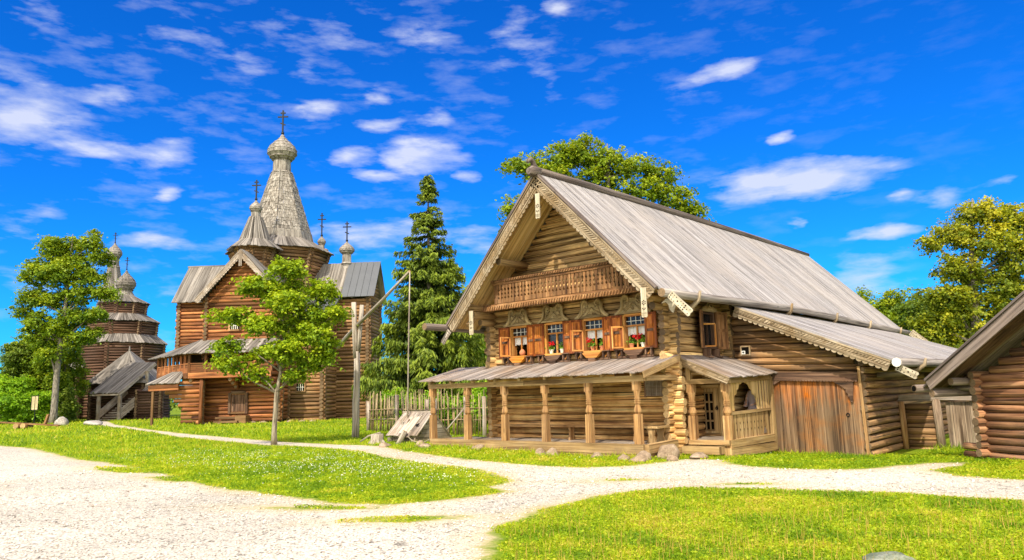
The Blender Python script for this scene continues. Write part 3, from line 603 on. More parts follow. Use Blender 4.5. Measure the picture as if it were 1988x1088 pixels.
# carved boards along the gable
FR=(0,-1,0)
for a,b in (((-3.37,.20,8.38),(.62,.20,4.37)),((-7.40,.20,4.05),(-3.37,.20,8.38))):
    s=MB(); s.scallop(a,b,.29,.035,.17,FR); s.build('carved_bargeboard',[M['trim']],roof)
    s=MB(); d=(V(b)-V(a)).normalized(); u=d.cross(V((0,1,0))); u=u if u.z>0 else -u
    s.beam(V(a)+u*.06-V((0,.03,0)),V(b)+u*.06-V((0,.03,0)),.10,.075,up=u); s.build('dark_edge_board',[M['dark_trim']],roof)
def fret(o,ux,uy,L,wd,mats,parent,name,th=.03,rows=5):
    """pierced board: solid plate, holes painted on as dark discs"""
    s=MB(); s.poly([(0,0),(L*.30,wd*.03),(L,0),(L+.03,wd*.2),(L+.01,wd*.5),(L+.03,wd*.8),(L,wd),(L*.3,wd*.97),(0,wd)],o,ux,uy,th)
    ux,uy=V(ux).normalized(),V(uy).normalized(); n=ux.cross(uy); o=V(o)
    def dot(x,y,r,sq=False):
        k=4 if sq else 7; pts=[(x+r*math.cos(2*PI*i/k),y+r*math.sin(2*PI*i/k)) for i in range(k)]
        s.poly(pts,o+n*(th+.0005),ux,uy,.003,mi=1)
    if rows:
        m=int(L/.085)
        for i in range(m):
            for j in range(3):
                if (i+j)%2==0 or i%5<2: dot(.05+i*.085,wd*(.22+.28*j),.017 if i%3 else .024,sq=i%4<2)
    else:
        c=(L*.52,wd*.5)
        for k in range(6): dot(c[0]+.05*math.cos(k*PI/3),c[1]+.05*math.sin(k*PI/3),.019)
        dot(c[0],c[1],.012)
        for k in (-1,1): dot(L*.72,wd*.5+k*.035,.022,True); dot(L*.76,wd*.5+k*.02,.014)
        for x in (.86,.9,.95): s.beam(o+ux*L*x+uy*.01+n*(th+.004),o+ux*L*x+uy*(wd-.01)+n*(th+.004),.01,.012,up=n,mi=0)
    return s.build(name,mats,parent)
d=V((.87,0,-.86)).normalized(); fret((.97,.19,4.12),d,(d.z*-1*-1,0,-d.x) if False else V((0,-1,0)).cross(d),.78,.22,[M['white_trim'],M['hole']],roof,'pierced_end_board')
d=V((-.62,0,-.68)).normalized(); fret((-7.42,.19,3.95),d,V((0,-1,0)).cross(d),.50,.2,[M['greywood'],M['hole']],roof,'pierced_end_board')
for (x,zt,zb) in ((-3.31,7.78,7.02),(.27,4.45,3.68),(-6.28,4.45,3.70)):
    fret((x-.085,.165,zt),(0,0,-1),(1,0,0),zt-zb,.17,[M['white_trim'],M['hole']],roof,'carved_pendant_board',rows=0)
# small carved bracket near the right gutter
s=MB(); s.poly([(0,0),(.12,.02),(.20,-.05),(.24,-.2),(.32,-.28),(.38,-.14),(.40,.02),(.28,.10),(.12,.10)],(.62,.5,4.02),(1,0,0),(0,0,1),.05); s.build('carved_eave_bracket',[M['white_trim']],roof)
# purlins and bracket logs carrying the overhang
for x,zz in ((-6.72,4.62),(-.02,4.52),(-5.2,5.95),(-1.5,5.98),(-3.37,8.05)):
    pu=MB(); pu.log((x,.34,zz),(x,1.8,zz),.12)
    if x in (-6.72,-.02): pu.log((x,.62,zz-.235),(x,1.8,zz-.235),.118); pu.log((x,1.0,zz-.46),(x,1.8,zz-.46),.115)
    if x==-6.72: pu.beam((x,.42,4.02),(x,.95,4.5),.12,.14)
    pu.build('purlin',[M['beam'],M['end_dark']],roof)

# balcony on the gable
bal=MB(); bal.box(-6.30,-.22,.78,1.66,4.60,4.66,axis='x'); 
bal.box(-6.35,-.22,.72,.80,4.46,4.60,axis='x'); bal.box(-5.9,-.52,.70,.82,5.36,5.44,axis='x'); bal.box(-5.9,-.55,.74,.80,5.28,5.35,axis='x')
for k in range(58): x=-6.3+k*.104; bal.beam((x,.705,4.47),(x+.05,.705,4.585),.03,.035,up=(0,1,0))
for k in range(52): x=-5.85+k*.102; bal.beam((x,.69,5.37),(x+.04,.69,5.43),.025,.03,up=(0,1,0))
for x in (-5.75,-.62): bal.box(x-.05,x+.05,.76,.86,4.66,5.36); bal.box(x-.05,x+.05,.86,1.66,5.30,5.38,axis='y')
balo=bal.build('gable_balcony',[M['balc']],house)
fw=MB(); nb=36
for k in range(nb):
    x=-5.68+k*(4.98/(nb-1)); wv=.0695; hz=5.27 if k<nb-4 else 5.27
    o=[(-wv,0),(wv,0),(wv,.12),(.028,.17),(wv*.95,.23),(.03,.30),(.062,.36),(.02,.44),(.055,.50),(.055,.61),(-.055,.61),(-.055,.50),(-.02,.44),(-.062,.36),(-.03,.30),(-wv*.95,.23),(-.028,.17),(-wv,.12)]
    dz=0 if k<nb-3 else -.12
    fw.poly([(a*random.uniform(.95,1.02),b+(dz if b<.2 else 0)) for a,b in o],(x,.80,4.67),(1,0,0),(0,0,1),.035,along='y')
fw.build('fretwork_boards',[M['balc']],balo)

# windows
def window(cx,y,z0,z1,w,fr,opn,idx):
    """frame in the front wall; parts hang under it"""
    f=MB(); t=.075
    f.box(cx-w/2-t,cx-w/2,y-.06,y+.2,z0-.05,z1+.05); f.box(cx+w/2,cx+w/2+t,y-.06,y+.2,z0-.05,z1+.05)
    f.box(cx-w/2,cx+w/2,y-.06,y+.2,z1,z1+.07,axis='x'); f.box(cx-w/2-.03,cx+w/2+.03,y-.14,y+.2,z0-.06,z0,axis='x')
    zt=z0+(z1-z0)*.70
    f.box(cx-w/2,cx+w/2,y+.0,y+.06,zt-.025,zt+.025,axis='x'); f.box(cx+.02,cx+.06,y+.0,y+.05,z0,zt-.025)
    fo=f.build('window',[M['sash']],house)
    p=MB(); p.box(cx-w/2,cx+w/2,y+.045,y+.05,zt+.025,z1,axis='x')
    if not opn: p.box(cx-w/2,cx+w/2,y+.055,y+.06,z0,zt-.03,axis='x')
    p.build('pane',[M['glass']],fo)
    mu=MB()
    for k in (1,2,3): x=cx-w/2+w*k/4; mu.box(x-.008,x+.008,y+.025,y+.043,zt+.03,z1-.003)
    mu.box(cx-w/2+.003,cx+w/2-.003,y+.02,y+.04,(zt+z1)/2-.008,(zt+z1)/2+.008,axis='x'); mu.build('muntin',[M['muntin']],fo)
    c=MB(); n=16; zc0=z0+.36; zc1=zt+.05
    for k in range(n):
        xa=cx-w/2+w*k/n; xb=cx-w/2+w*(k+1)/n; ya=y+.12+.018*math.sin(k*2.1); yb=y+.12+.018*math.sin((k+1)*2.1); sc=.03*abs(math.sin(k*.8))
        c.hexa([(xa,ya,zc0+sc),(xb,yb,zc0+sc),(xb,yb+.004,zc0+sc),(xa,ya+.004,zc0+sc),(xa,ya,zc1),(xb,yb,zc1),(xb,yb+.004,zc1),(xa,ya+.004,zc1)])
    c.build('curtain',[M['curtain']],fo)
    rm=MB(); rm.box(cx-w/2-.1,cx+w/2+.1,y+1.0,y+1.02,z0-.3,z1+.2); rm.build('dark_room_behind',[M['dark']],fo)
    # shutters
    sw=.40
    for s in (-1,1):
        m=MB(); hx=cx+s*(w/2+t*.5+.02); a=R(8 if s>0 else 14); dx,dy=s*math.cos(a),-math.sin(a); U_=V((dx,dy,0)); nn=V((dy,-dx,0))*(1 if s<0 else -1)
        nn=V((0,-1,0))*math.cos(a)+V((-s,0,0))*math.sin(a)*-1*-1
        nn=V((-s*math.sin(a),-math.cos(a),0)); o=V((hx,y-.085,z0-.05)); H=z1-z0+.10
        ctr=lambda u,v,dd=0: o+U_*u+V((0,0,v))+nn*dd
        def slab(u0,u1,v0,v1,d0,d1,mi=0,ax='z'):
            P=[ctr(u0,v0,d0),ctr(u1,v0,d0),ctr(u1,v0,d1),ctr(u0,v0,d1)]; Q=[ctr(u0,v1,d0),ctr(u1,v1,d0),ctr(u1,v1,d1),ctr(u0,v1,d1)]
            if s<0: P,Q=P[::-1],Q[::-1]
            m.hexa(P+Q,mi=mi)
        slab(0,sw,0,H,0,.022); 
        for u0,u1 in ((0,.05),(sw-.05,sw)): slab(u0,u1,0,H,.0225,.042,mi=2)
        for v0,v1 in ((0,.07),(H*.47,H*.55),(H-.06,H)): slab(.05,sw-.05,v0,v1,.0225,.04,mi=2)
        slab(sw*.32,sw*.68,.12,H*.43,.0225,.032); slab(sw*.32,sw*.68,H*.6,H-.1,.0225,.032)
        slab(sw*.22,sw*.78,H*.475,H*.545,.0405,.05,mi=1)
        m.build('shutter',[M['shutter'],M['dark_wood'],M['shutter_frame']],fo)
    if opn:    # casement opened outwards on the left
        m=MB(); a=R(opn); U_=V((-math.cos(a),-math.sin(a),0)); o=V((cx-w/2-.01,y-.12,z0)); H=zt-z0; sw2=w*.47
        P=lambda u,v: o+U_*u+V((0,0,v))
        for q in ((P(0,0),P(0,H)),(P(sw2,0),P(sw2,H)),(P(0,.02),P(sw2,.02)),(P(0,H-.02),P(sw2,H-.02))): m.beam(q[0],q[1],.045,.045,up=(0,1,0) if abs((q[1]-q[0]).z)>.1 else (0,0,1))
        m.build('open_casement',[M['sash']],fo)
    # carved head
    k=MB(); yb=y-.10; z=z1+.09
    ol=[(-.60,0),(-.46,.06),(-.37,.2),(-.38,.40),(-.28,.54),(-.1,.47),(0,.44),(.1,.47),(.28,.54),(.38,.40),(.37,.2),(.46,.06),(.60,0)]
    k.poly([(a,b) for a,b in ol][::-1],(cx,y-.05,z),(1,0,0),(0,0,1),-.045) if False else k.poly(ol[::-1],(cx,y-.045,z),(1,0,0),(0,0,1),.05)
    for s in (-1,1):
        pts=[(.62,-.01),(.50,.05),(.40,.15),(.365,.28),(.375,.40),(.33,.49),(.25,.53),(.17,.49),(.14,.42),(.17,.36),(.22,.36)]
        k.tube([(cx+s*a,y-.105,z+b) for a,b in pts],[.05,.06,.058,.052,.052,.052,.048,.04,.034,.03,.022],seg=7)
        k.tube([(cx+s*a,y-.10,z+b) for a,b in [(.32,.06),(.22,.10),(.12,.19),(.0,.30)]],[.03,.032,.03,.02],seg=6)
        k.poly([(0,-.07),(.06,0),(0,.07),(-.06,0)],(cx+s*.24,y-.10,z+.25),(1,0,0),(0,0,1),.035)
        k.tube([(cx+s*.12,y-.10,z+.34),(cx+s*.20,y-.10,z+.24),(cx+s*.30,y-.10,z+.15)],[.022,.024,.02],seg=5)
    k.poly([(0,-.05),(.05,0),(0,.05),(-.05,0)],(cx,y-.10,z+.13),(1,0,0),(0,0,1),.03)
    k.beam((cx-.56,y-.09,z+.015),(cx+.56,y-.09,z+.015),.07,.05)
    k.build('carved_window_head',[M['carve']],fo)
    # trough and consoles under the sill
    b=MB(); zb=z0-.07
    b.poly([(-.34,0),(.34,0),(.30,-.05),(.18,-.15),(-.18,-.15),(-.30,-.05)][::-1],(cx+.02,y-.04,zb),(1,0,0),(0,0,1),.20,mi=1 if idx in(0,2) else 0)
    b.box(cx-.10,cx+.14,y-.24,y-.06,zb-.27,zb-.155,axis='x'); b.box(cx-.62,cx+.62,y-.13,y-.05,zb-.22,zb-.16,axis='x')
    for s in (-1,1):
        xo=cx+s*.50
        for xx in (xo-.09,xo+.09): b.box(xx-.022,xx+.022,y-.19,y-.05,zb-.15,zb+.02)
        b.beam((xo-.07,y-.10,zb-.14),(xo+.07,y-.10,zb),.035,.03,up=(0,1,0),mi=1); b.box(xo-.16,xo+.16,y-.22,y-.05,zb+.021,zb+.045,axis='x')
    b.build('sill_bracket',[M['dark_wood'],M['sash']],fo)
    return fo
YW=YF-RR
for i,(a,b) in enumerate(OPEN): window((a+b)/2,YW,2.98,3.90,.68,None,(62,0,52,40)[i],i)
# side window, seen at a slant on the right wall
f=MB(); x=RR; 
for ya,yb in ((3.42,3.50),(4.18,4.26)): f.box(x-.12,x+.06,ya,yb,2.98,4.05)
f.box(x-.12,x+.06,3.50,4.18,3.98,4.05,axis='y'); f.box(x-.12,x+.12,3.42,4.26,2.93,2.99,axis='y'); f.box(x-.02,x+.03,3.5,4.18,3.70,3.74,axis='y'); f.box(x-.02,x+.03,3.82,3.86,2.99,3.7)
sw_=f.build('side_window',[M['dark_wood']],house)
f=MB(); f.box(x-.06,x-.055,3.5,4.18,2.99,3.98); f.build('pane',[M['glass']],sw_)
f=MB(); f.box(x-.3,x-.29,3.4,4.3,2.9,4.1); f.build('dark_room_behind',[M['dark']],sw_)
f=MB(); f.box(x-.1,x-.095,3.55,3.8,3.25,3.66); f.build('curtain',[M['curtain']],sw_)
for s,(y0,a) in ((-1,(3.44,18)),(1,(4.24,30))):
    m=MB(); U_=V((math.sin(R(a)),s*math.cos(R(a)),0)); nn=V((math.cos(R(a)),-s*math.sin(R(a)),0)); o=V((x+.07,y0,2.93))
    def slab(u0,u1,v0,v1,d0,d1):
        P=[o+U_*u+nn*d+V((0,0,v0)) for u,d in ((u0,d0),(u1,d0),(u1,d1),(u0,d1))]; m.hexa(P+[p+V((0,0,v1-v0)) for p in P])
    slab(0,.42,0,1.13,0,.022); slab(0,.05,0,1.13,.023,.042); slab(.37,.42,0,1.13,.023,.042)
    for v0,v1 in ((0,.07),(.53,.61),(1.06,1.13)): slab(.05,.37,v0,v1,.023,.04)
    m.build('shutter',[M['balc']],sw_)  # browner than the front shutters: shade on this side put into the colour
m=MB(); m.beam((x+.05,3.5,3.0),(x+.33,3.72,3.0),.04,.04); m.beam((x+.05,3.5,3.66),(x+.33,3.72,3.66),.04,.04); m.beam((x+.05,3.5,3.0),(x+.05,3.5,3.66),.04,.04); m.beam((x+.33,3.72,3.0),(x+.33,3.72,3.66),.04,.04); m.build('open_casement',[M['sash']],sw_)
k=MB(); k.poly([(-.5,0),(-.36,.09),(-.25,.2),(-.12,.17),(0,.27),(.12,.17),(.25,.2),(.36,.09),(.5,0)][::-1],(x+.05,3.84,4.06),(0,1,0),(0,0,1),.05); 
k.tube([(x+.12,3.84+a,4.06+b) for a,b in [(-.45,.03),(-.3,.12),(-.2,.16),(-.1,.1),(0,.2),(.1,.1),(.2,.16),(.3,.12),(.45,.03)]],.028,seg=6); k.build('carved_window_head',[M['carve']],sw_)
for y in (3.56,4.12): b=MB(); b.box(x,x+.2,y-.07,y+.07,2.70,2.92); b.box(x,x+.26,y-.13,y+.13,2.66,2.70); b.build('sill_bracket',[M['dark_wood']],sw_)

# front gallery
gal=MB(); gal.beam((-8.06,0,.245),(.18,0,.24),.22,.25); gal.beam((-8.0,.02,.01),(.14,.02,.0),.22,.23)
gal.beam((.20,-.02,.24),(.20,1.45,.30),.20,.22,end=0); gal.beam((.16,.05,.015),(.20,1.6,.06),.20,.22)
gal.beam((-8.0,.12,.24),(-8.0,1.6,.24),.2,.22); gal.beam((-7.98,.12,.0),(-7.98,1.6,.0),.2,.22)
gl=gal.build('gallery_base',[M['beam'],M['end_low']],house)
fl=MB(); fl.boards((-8,.11,.30),(.1,.11,.30),(-8,1.66,.31),(.1,1.66,.31),34,.03); fl.build('floor_boards',[M['greywood']],gl)
PX=[-8.0,-6.36,-4.74,-3.14,-1.57,0.0]
for px in PX:
    p=MB(); z0=.37; 
    p.beam((px,0,z0),(px,0,1.14),.188,.188,up=(0,1,0),w1=.172,h1=.172)
    prof=[(a_*.80,b_) for a_,b_ in [(.075,1.14),(.085,1.15),(.125,1.20),(.12,1.26),(.085,1.36),(.07,1.40),(.105,1.41),(.105,1.44),(.082,1.445),(.082,1.465),(.105,1.47),(.105,1.50),(.082,1.505),(.082,1.525),(.105,1.53),(.105,1.555),(.078,1.56),(.10,1.66),(.115,1.72),(.115,1.75)]]
    p.lathe(prof,(px,0,0),seg=12,sm=False,ph=PI/12,rn=random.random())
    p.beam((px,0,1.75),(px,0,1.985),.18,.18,up=(0,1,0)); p.build('carved_post',[M['post']],house)
gb=MB(); gb.beam((-8.15,0,2.065),(-3.9,0,2.055),.17,.155); gb.beam((-3.895,0,2.055),(.27,0,2.06),.17,.155)
gb.beam((.20,.08,2.06),(.20,1.62,2.08),.14,.14); gb.beam((-8.0,.08,2.06),(-8.0,1.62,2.08),.14,.14)
for k in range(9): x=-7.9+k*.99; gb.beam((x,-.25,2.17),(x,1.64,2.64),.09,.09)
gb.build('gallery_beam',[M['beam']],house)
gr=MB(); gr.boards((-8.45,1.64,2.68),(.38,1.64,2.66),(-8.40,-.34,2.21),(.42,-.34,2.19),40,.028,jit=.05,lift=.014); gro=gr.build('gallery_roof',[M['proof']],house)
s=MB(); s.beam((.44,-.33,2.14),(.42,1.56,2.60),.03,.17); s.build('gallery_end_board',[M['beam']],gro)
s=MB(); s.log((.12,1.25,2.62),(.12,1.8,2.62),.13); s.build('corner_log_end',[M['log_up'],M['end_low']],house)
# entry porch on the side
ep=MB(); ep.beam((.30,2.0,.31),(1.55,2.0,.31),.2,.12); ep.beam((.30,1.78,.12),(1.40,1.78,.12),.34,.20); 
ep.beam((1.47,2.0,.28),(1.47,4.75,.30),.2,.2); ep.beam((1.47,1.96,.05),(1.47,4.8,.04),.22,.24)
epo=ep.build('entry_steps',[M['beam'],M['end_low']],house)
fl=MB(); fl.boards((.2,2.1,.36),(.2,5.0,.36),(1.4,2.1,.36),(1.4,5.0,.36),11,.03); fl.build('floor_boards',[M['greywood']],epo)
for px,py in ((.42,2.1),(1.46,2.1)):
    p=MB(); z0=.37 if px>1 else .25
    p.beam((px,py,z0-.2),(px,py,1.02),.20,.20,up=(0,1,0)); 
    p.lathe([(a,b*.9-.02) for a,b in [(.075,1.155),(.085,1.165),(.12,1.24),(.115,1.30),(.085,1.40),(.07,1.44),(.10,1.45),(.10,1.48),(.08,1.485),(.08,1.505),(.10,1.51),(.10,1.54),(.08,1.545),(.08,1.565),(.10,1.57),(.10,1.595),(.075,1.60),(.095,1.72),(.115,1.83),(.115,1.86)]],(px,py,0),seg=12,sm=False,ph=PI/12,rn=.6)
    p.beam((px,py,1.65),(px,py,1.88),.20,.20,up=(0,1,0)); p.build('carved_post',[M['post']],house)
b=MB(); b.beam((.15,2.1,1.955),(1.60,2.1,1.945),.16,.13); b.beam((1.46,2.2,1.94),(1.46,4.95,2.06),.14,.15); b.beam((.2,2.12,2.2),(1.0,2.12,2.2),.12,.13); b.beam((.4,2.06,2.0),(.4,2.06,2.5),.14,.14,up=(0,1,0)); b.build('entry_beam',[M['beam']],house)
er=MB(); er.boards((.10,1.86,2.69),(.10,5.02,2.72),(1.72,1.86,2.0),(1.72,5.02,2.13),14,.028,jit=.04,lift=.012); ero=er.build('entry_roof',[M['proof']],house)
s=MB(); s.scallop((.16,1.84,2.68),(1.73,1.84,2.02),.17,.03,.10,FR); s.build('carved_bargeboard',[M['trim']],ero)
# arched side panel and balustrade
ap=MB(); arch=[(2.2,1.13),(2.52,1.13),(2.52,1.45),(2.58,1.55),(2.68,1.57),(2.72,1.68),(2.82,1.72),(2.88,1.83),(3.02,1.86),(3.18,1.93),(3.34,1.86),(3.48,1.83),(3.54,1.72),(3.66,1.68),(3.70,1.57),(3.84,1.52),(3.92,1.40),(3.98,1.13),(4.75,1.13),(4.75,2.03),(2.2,1.96)]
ap.poly(arch[::-1],(1.44,0,0),(0,1,0),(0,0,1),.03,along='y'); apo=ap.build('arched_side_panel',[M['soffit']],house)
for y in (4.1,4.28,4.46,4.64):
    q=MB(); q.box(1.472,1.484,y-.006,y+.006,1.14,2.0); q.build('panel_seam',[M['dark_wood']],apo)
bl=MB(); bl.beam((1.46,2.2,1.06),(1.46,4.78,1.12),.10,.08)
for k in range(11):
    y=2.30+k*.225; bl.box(1.445,1.475,y-.105,y+.105,.36+.003*k,1.02+.004*k)
for k in range(9):
    for zz in (.62,.80):
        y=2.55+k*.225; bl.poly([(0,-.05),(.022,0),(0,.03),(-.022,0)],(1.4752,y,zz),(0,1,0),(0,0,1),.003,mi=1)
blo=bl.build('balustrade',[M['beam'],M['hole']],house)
q=MB(); q.beam((1.5,4.86,-.05),(1.5,4.86,2.05),.14,.14,up=(0,1,0)); q.build('porch_back_post',[M['beam']],house)
# door
d=MB(); d.box(-.16,-.06,3.36,3.52,.36,1.86); d.box(.60,.72,3.36,3.52,.36,1.86); d.box(-.06,.60,3.36,3.52,1.76,1.86,axis='x'); d.box(-.06,.60,3.34,3.52,.36,.46,axis='x')
for zz in np.arange(.4,2.25,.2): d.log((.70,3.52,zz),(.70,5.0,zz),.10,mi=0,end=1); 
for zz in np.arange(1.95,2.3,.17): d.log((.0,3.5,zz),(.66,3.5,zz),.09,end=1)
dfo=d.build('door_frame',[M['soffit'],M['end_dark']],house)
d=MB(); d.box(-.055,.595,3.40,3.44,.47,1.755); lf=d.build('door',[M['soffit']],house)
d=MB()
for i in range(3):
    for j in range(4): d.box(.01+i*.135,.10+i*.135,3.392,3.399,.58+j*.27,.80+j*.27,axis='z')
d.build('pane',[M['dark']],lf)
d=MB()
for j in range(5): d.box(-.0,.40,3.38,3.391,.545+j*.27,.575+j*.27,axis='x')
for i in range(4): d.box(-.025+i*.135,.0+i*.135,3.375,3.39,.56,1.66)
d.build('glazing_bars',[M['beam']],lf)
d=MB(); d.tube([(.50+.04*math.cos(a),3.37,1.18+.04*math.sin(a)) for a in np.linspace(0,2*PI,10)],.012,seg=5); d.box(.48,.52,3.385,3.399,1.16,1.26); d.build('door_handle',[M['iron']],lf)

# lean-to barn on the right side
lt=MB(); z=2.16
tilt=lambda x: -.05*(x-1.2)
while z<4.2:
    xe=min(4.05,.55+(4.02-z)/.44)
    if xe>.5: lt.log((.15,5.1,z+tilt(.15)*.2),(xe,5.1,z+tilt(xe)),RR*.95)
    z+=.20
z=-.22
while z<2.35:
    lt.log((4.08,4.92+random.uniform(-.05,.05),z+.1),(4.08,20,z+.25),RR*.95)
    if z<2.1: lt.log((.2,5.16,z),(1.22,5.16,z),RR*.9)
    lt.log((.2,19.9,z),(4.2,19.9,z+.1),RR*.95)
    z+=.205
ck=MB(); ck.poly([(.2,2.1),(3.95,2.0),(3.95,2.3),(.4,4.0),(.2,4.0)],(0,5.12,0),(1,0,0),(0,0,1),.03); ck.box(4.05,4.11,5.,20,-.25,2.3,axis='y'); ck.build('moss_caulking',[M['caulk']],house)
lto=lt.build('lean_to_log_wall',[M['log_side'],M['end_dark']],house)
for a_,b_,w_,h_ in (((.26,4.98,2.55),(.26,4.98,4.2),.16,.10),((4.08,4.93,-.25),(4.03,4.93,2.25),.07,.12),((1.24,4.97,-.25),(1.24,4.97,2.0),.16,.14)):
    q=MB(); q.beam(a_,b_,w_,h_,up=(0,1,0)); q.build('corner_board',[M['post'] if a_[0]>4 else M['beam']],lto)
lr=MB(); lr.boards((.68,4.42,4.22),(.68,20.2,4.12),(5.14,4.42,2.30),(5.22,20.4,2.44),64,.04,lift=.01); lro=lr.build('lean_to_roof',[M['roof']],house)
s=MB(); s.scallop((.82,4.39,4.18),(5.03,4.39,2.34),.23,.035,.165,FR); s.build('carved_bargeboard',[M['trim']],lro)
s=MB(); s.tube([(5.20,4.2,2.29),(5.31,9,2.33),(5.32,14,2.37),(5.32,20.6,2.42)],.12,seg=10,end=1); s.build('gutter_log',[M['dark_gutter'],M['whitepot']],lro)
for y in (5.9,11.,16.):
    h=MB(); h.tube([(4.2,y,2.0),(4.9,y,2.02),(5.25,y,2.1),(5.44,y,2.24),(5.48,y,2.42)],[.08,.075,.065,.055,.03],seg=7); h.build('gutter_hook',[M['trim']],lro)
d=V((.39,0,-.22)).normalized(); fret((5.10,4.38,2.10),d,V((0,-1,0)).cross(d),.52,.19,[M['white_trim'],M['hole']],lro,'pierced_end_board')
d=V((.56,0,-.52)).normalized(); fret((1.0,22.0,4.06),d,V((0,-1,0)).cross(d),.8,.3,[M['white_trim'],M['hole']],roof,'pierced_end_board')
# small hatch with a meter in the lean-to wall
q=MB(); 
for a in ((.60,.64,2.72,3.02),(.88,.92,2.72,3.02)): q.box(a[0],a[1],4.94,5.0,a[2],a[3])
q.box(.64,.88,4.94,5.0,2.98,3.02,axis='x'); q.box(.64,.88,4.94,5.0,2.72,2.76,axis='x'); ho=q.build('wall_hatch',[M['trim']],lto)
q=MB(); q.box(.64,.88,4.975,4.985,2.76,2.98); q.build('dark_opening',[M['dark']],ho)
q=MB(); q.box(.645,.75,4.93,4.97,2.765,2.87); q.build('white_meter',[M['enamel']],ho)
q=MB(); q.lathe([(.0,0),(.03,0),(.03,.004),(0,.004)],(0,0,0),seg=12); 
for i,vv in enumerate(q.v): q.v[i]=(.70+vv[0],4.928-vv[2],2.82+vv[1])
q.build('meter_dial',[M['iron']],ho)
# gate
gt=MB(); n=13; xs=np.linspace(1.33,4.0,n+1)
for k in range(n):
    dy=.0 if 2<=k<10 else -.03
    gt.box(xs[k]+.004,xs[k+1]-.004,4.985+dy+random.uniform(-.006,.006),5.02+dy,-.24,2.0+tilt(xs[k]),axis='z')
gto=gt.build('barn_gate',[M['gate']],house)
h=MB(); h.beam((1.42,4.93,2.10),(3.98,4.93,1.99),.06,.17); h.scallop((1.42,4.90,2.02),(3.98,4.90,1.91),.05,.03,.085,FR,beads=False)
h.poly([(0,0),(0,-1.0),(.07,-1.0),(.09,-.5),(.06,-.45),(.12,-.40),(.10,-.34),(.18,-.28),(.17,-.22),(.28,-.17),(.50,-.04),(.50,0)],(1.32,4.93,1.98),(1,0,0),(0,0,1),.04)
h.poly([(0,0),(-.06,-.62),(-.12,-.62),(-.14,-.5),(-.19,-.46),(-.17,-.40),(-.24,-.34),(-.22,-.28),(-.32,-.20),(-.55,-.05),(-.55,0)][::-1],(3.86,4.93,1.90),(1,0,0),(0,0,1),.04)
h.build('gate_arch',[M['dark_wood']],gto)
q=MB(); q.tube([(3.62+.045*math.cos(a),4.94,.93+.045*math.sin(a)) for a in np.linspace(0,2*PI,9)],.012,seg=5); q.build('gate_ring',[M['iron']],gto)
# ------------------------------------------------------------------ tall tent-roofed church
def frame_mat(o,ang):
    return Matrix.Translation(V(o))@Matrix.Rotation(ang,4,'Z')
class LB(MB):
    """mesh collected in a local frame, moved into the world when built"""
    def __init__(s,mat): super().__init__(); s.T=mat
    def build(s,*a,**k):
        s.v=[tuple(s.T@V(p)) for p in s.v]; return super().build(*a,**k)
def log_box(b,x0,x1,y0,y1,z0,z1,r=.168,sp=.33,ext=.32,sides='fblr',mi=0,end=1,seg=8):
    t=.04
    if 'f' in sides: b.box(x0,x1,y0-t,y0+t,z0,z1,mi=2)
    if 'l' in sides: b.box(x0-t,x0+t,y0+t+.01,y1,z0,z1,mi=2)
    if 'r' in sides: b.box(x1-t,x1+t,y0+t+.01,y1,z0,z1,mi=2)
    z=z0+r*.8; 
    while z<z1:
        e=lambda: ext*random.uniform(.8,1.1)
        if 'f' in sides: b.log((x0-e(),y0,z),(x1+e(),y0,z),r,mi,end,seg=seg,nr=4)
        if 'b' in sides: b.log((x0-e(),y1,z),(x1+e(),y1,z),r,mi,end,seg=seg,nr=3)
        if 'l' in sides: b.log((x0,y0-e(),z+sp/2),(x0,y1+e(),z+sp/2),r,mi,end,seg=seg,nr=4)
        if 'r' in sides: b.log((x1,y0-e(),z+sp/2),(x1,y1+e(),z+sp/2),r,mi,end,seg=seg,nr=4)
        z+=sp
def log_ring(b,c,rad,z0,z1,n=8,ph=0,r=.168,sp=.33,mi=0,end=1,rad1=None,ext=.28):
    b.lathe([(rad*.985,z0),(rad*.985,z0+(z1-z0)*.35),((rad1 or rad)*.97,z1)],(c[0],c[1],0),seg=n,mi=2,sm=False,ph=ph)
    z=z0+r*.8
    while z<z1:
        t=(z-z0)/(z1-z0); R_=rad if rad1 is None else rad+(rad1-rad)*max(0,(t-.35)/.65)**1.6
        for k in range(n):
            a0,a1=ph+2*PI*k/n,ph+2*PI*(k+1)/n; p0=V((c[0]+R_*math.cos(a0),c[1]+R_*math.sin(a0),z+(k%2)*sp/2)); p1=V((c[0]+R_*math.cos(a1),c[1]+R_*math.sin(a1),z+(k%2)*sp/2)); d=(p1-p0).normalized()
            b.log(p0-d*ext,p1+d*ext,r,mi,end,seg=7,nr=2)
        z+=sp
def cross(mat,parent,c,h,s=1.):
    b=LB(mat); x,y,z=c; t=.055*s
    b.box(x-t,x+t,y-t,y+t,z,z+h); b.box(x-.20*s,x+.20*s,y-t*.8,y+t*.8,z+h*.86,z+h*.86+.10*s,axis='x'); b.box(x-.42*s,x+.42*s,y-t*.8,y+t*.8,z+h*.70,z+h*.70+.10*s,axis='x')
    b.beam((x-.2*s,y,z+h*.42+.09*s),(x+.2*s,y,z+h*.42-.09*s),.09*s,.09*s); b.lathe([(0,-.0),(.13*s,.1*s),(.13*s,.2*s),(.05*s,.32*s)],(x,y,z-.1*s),seg=8)
    return b.build('cross',[M['cross']],parent)
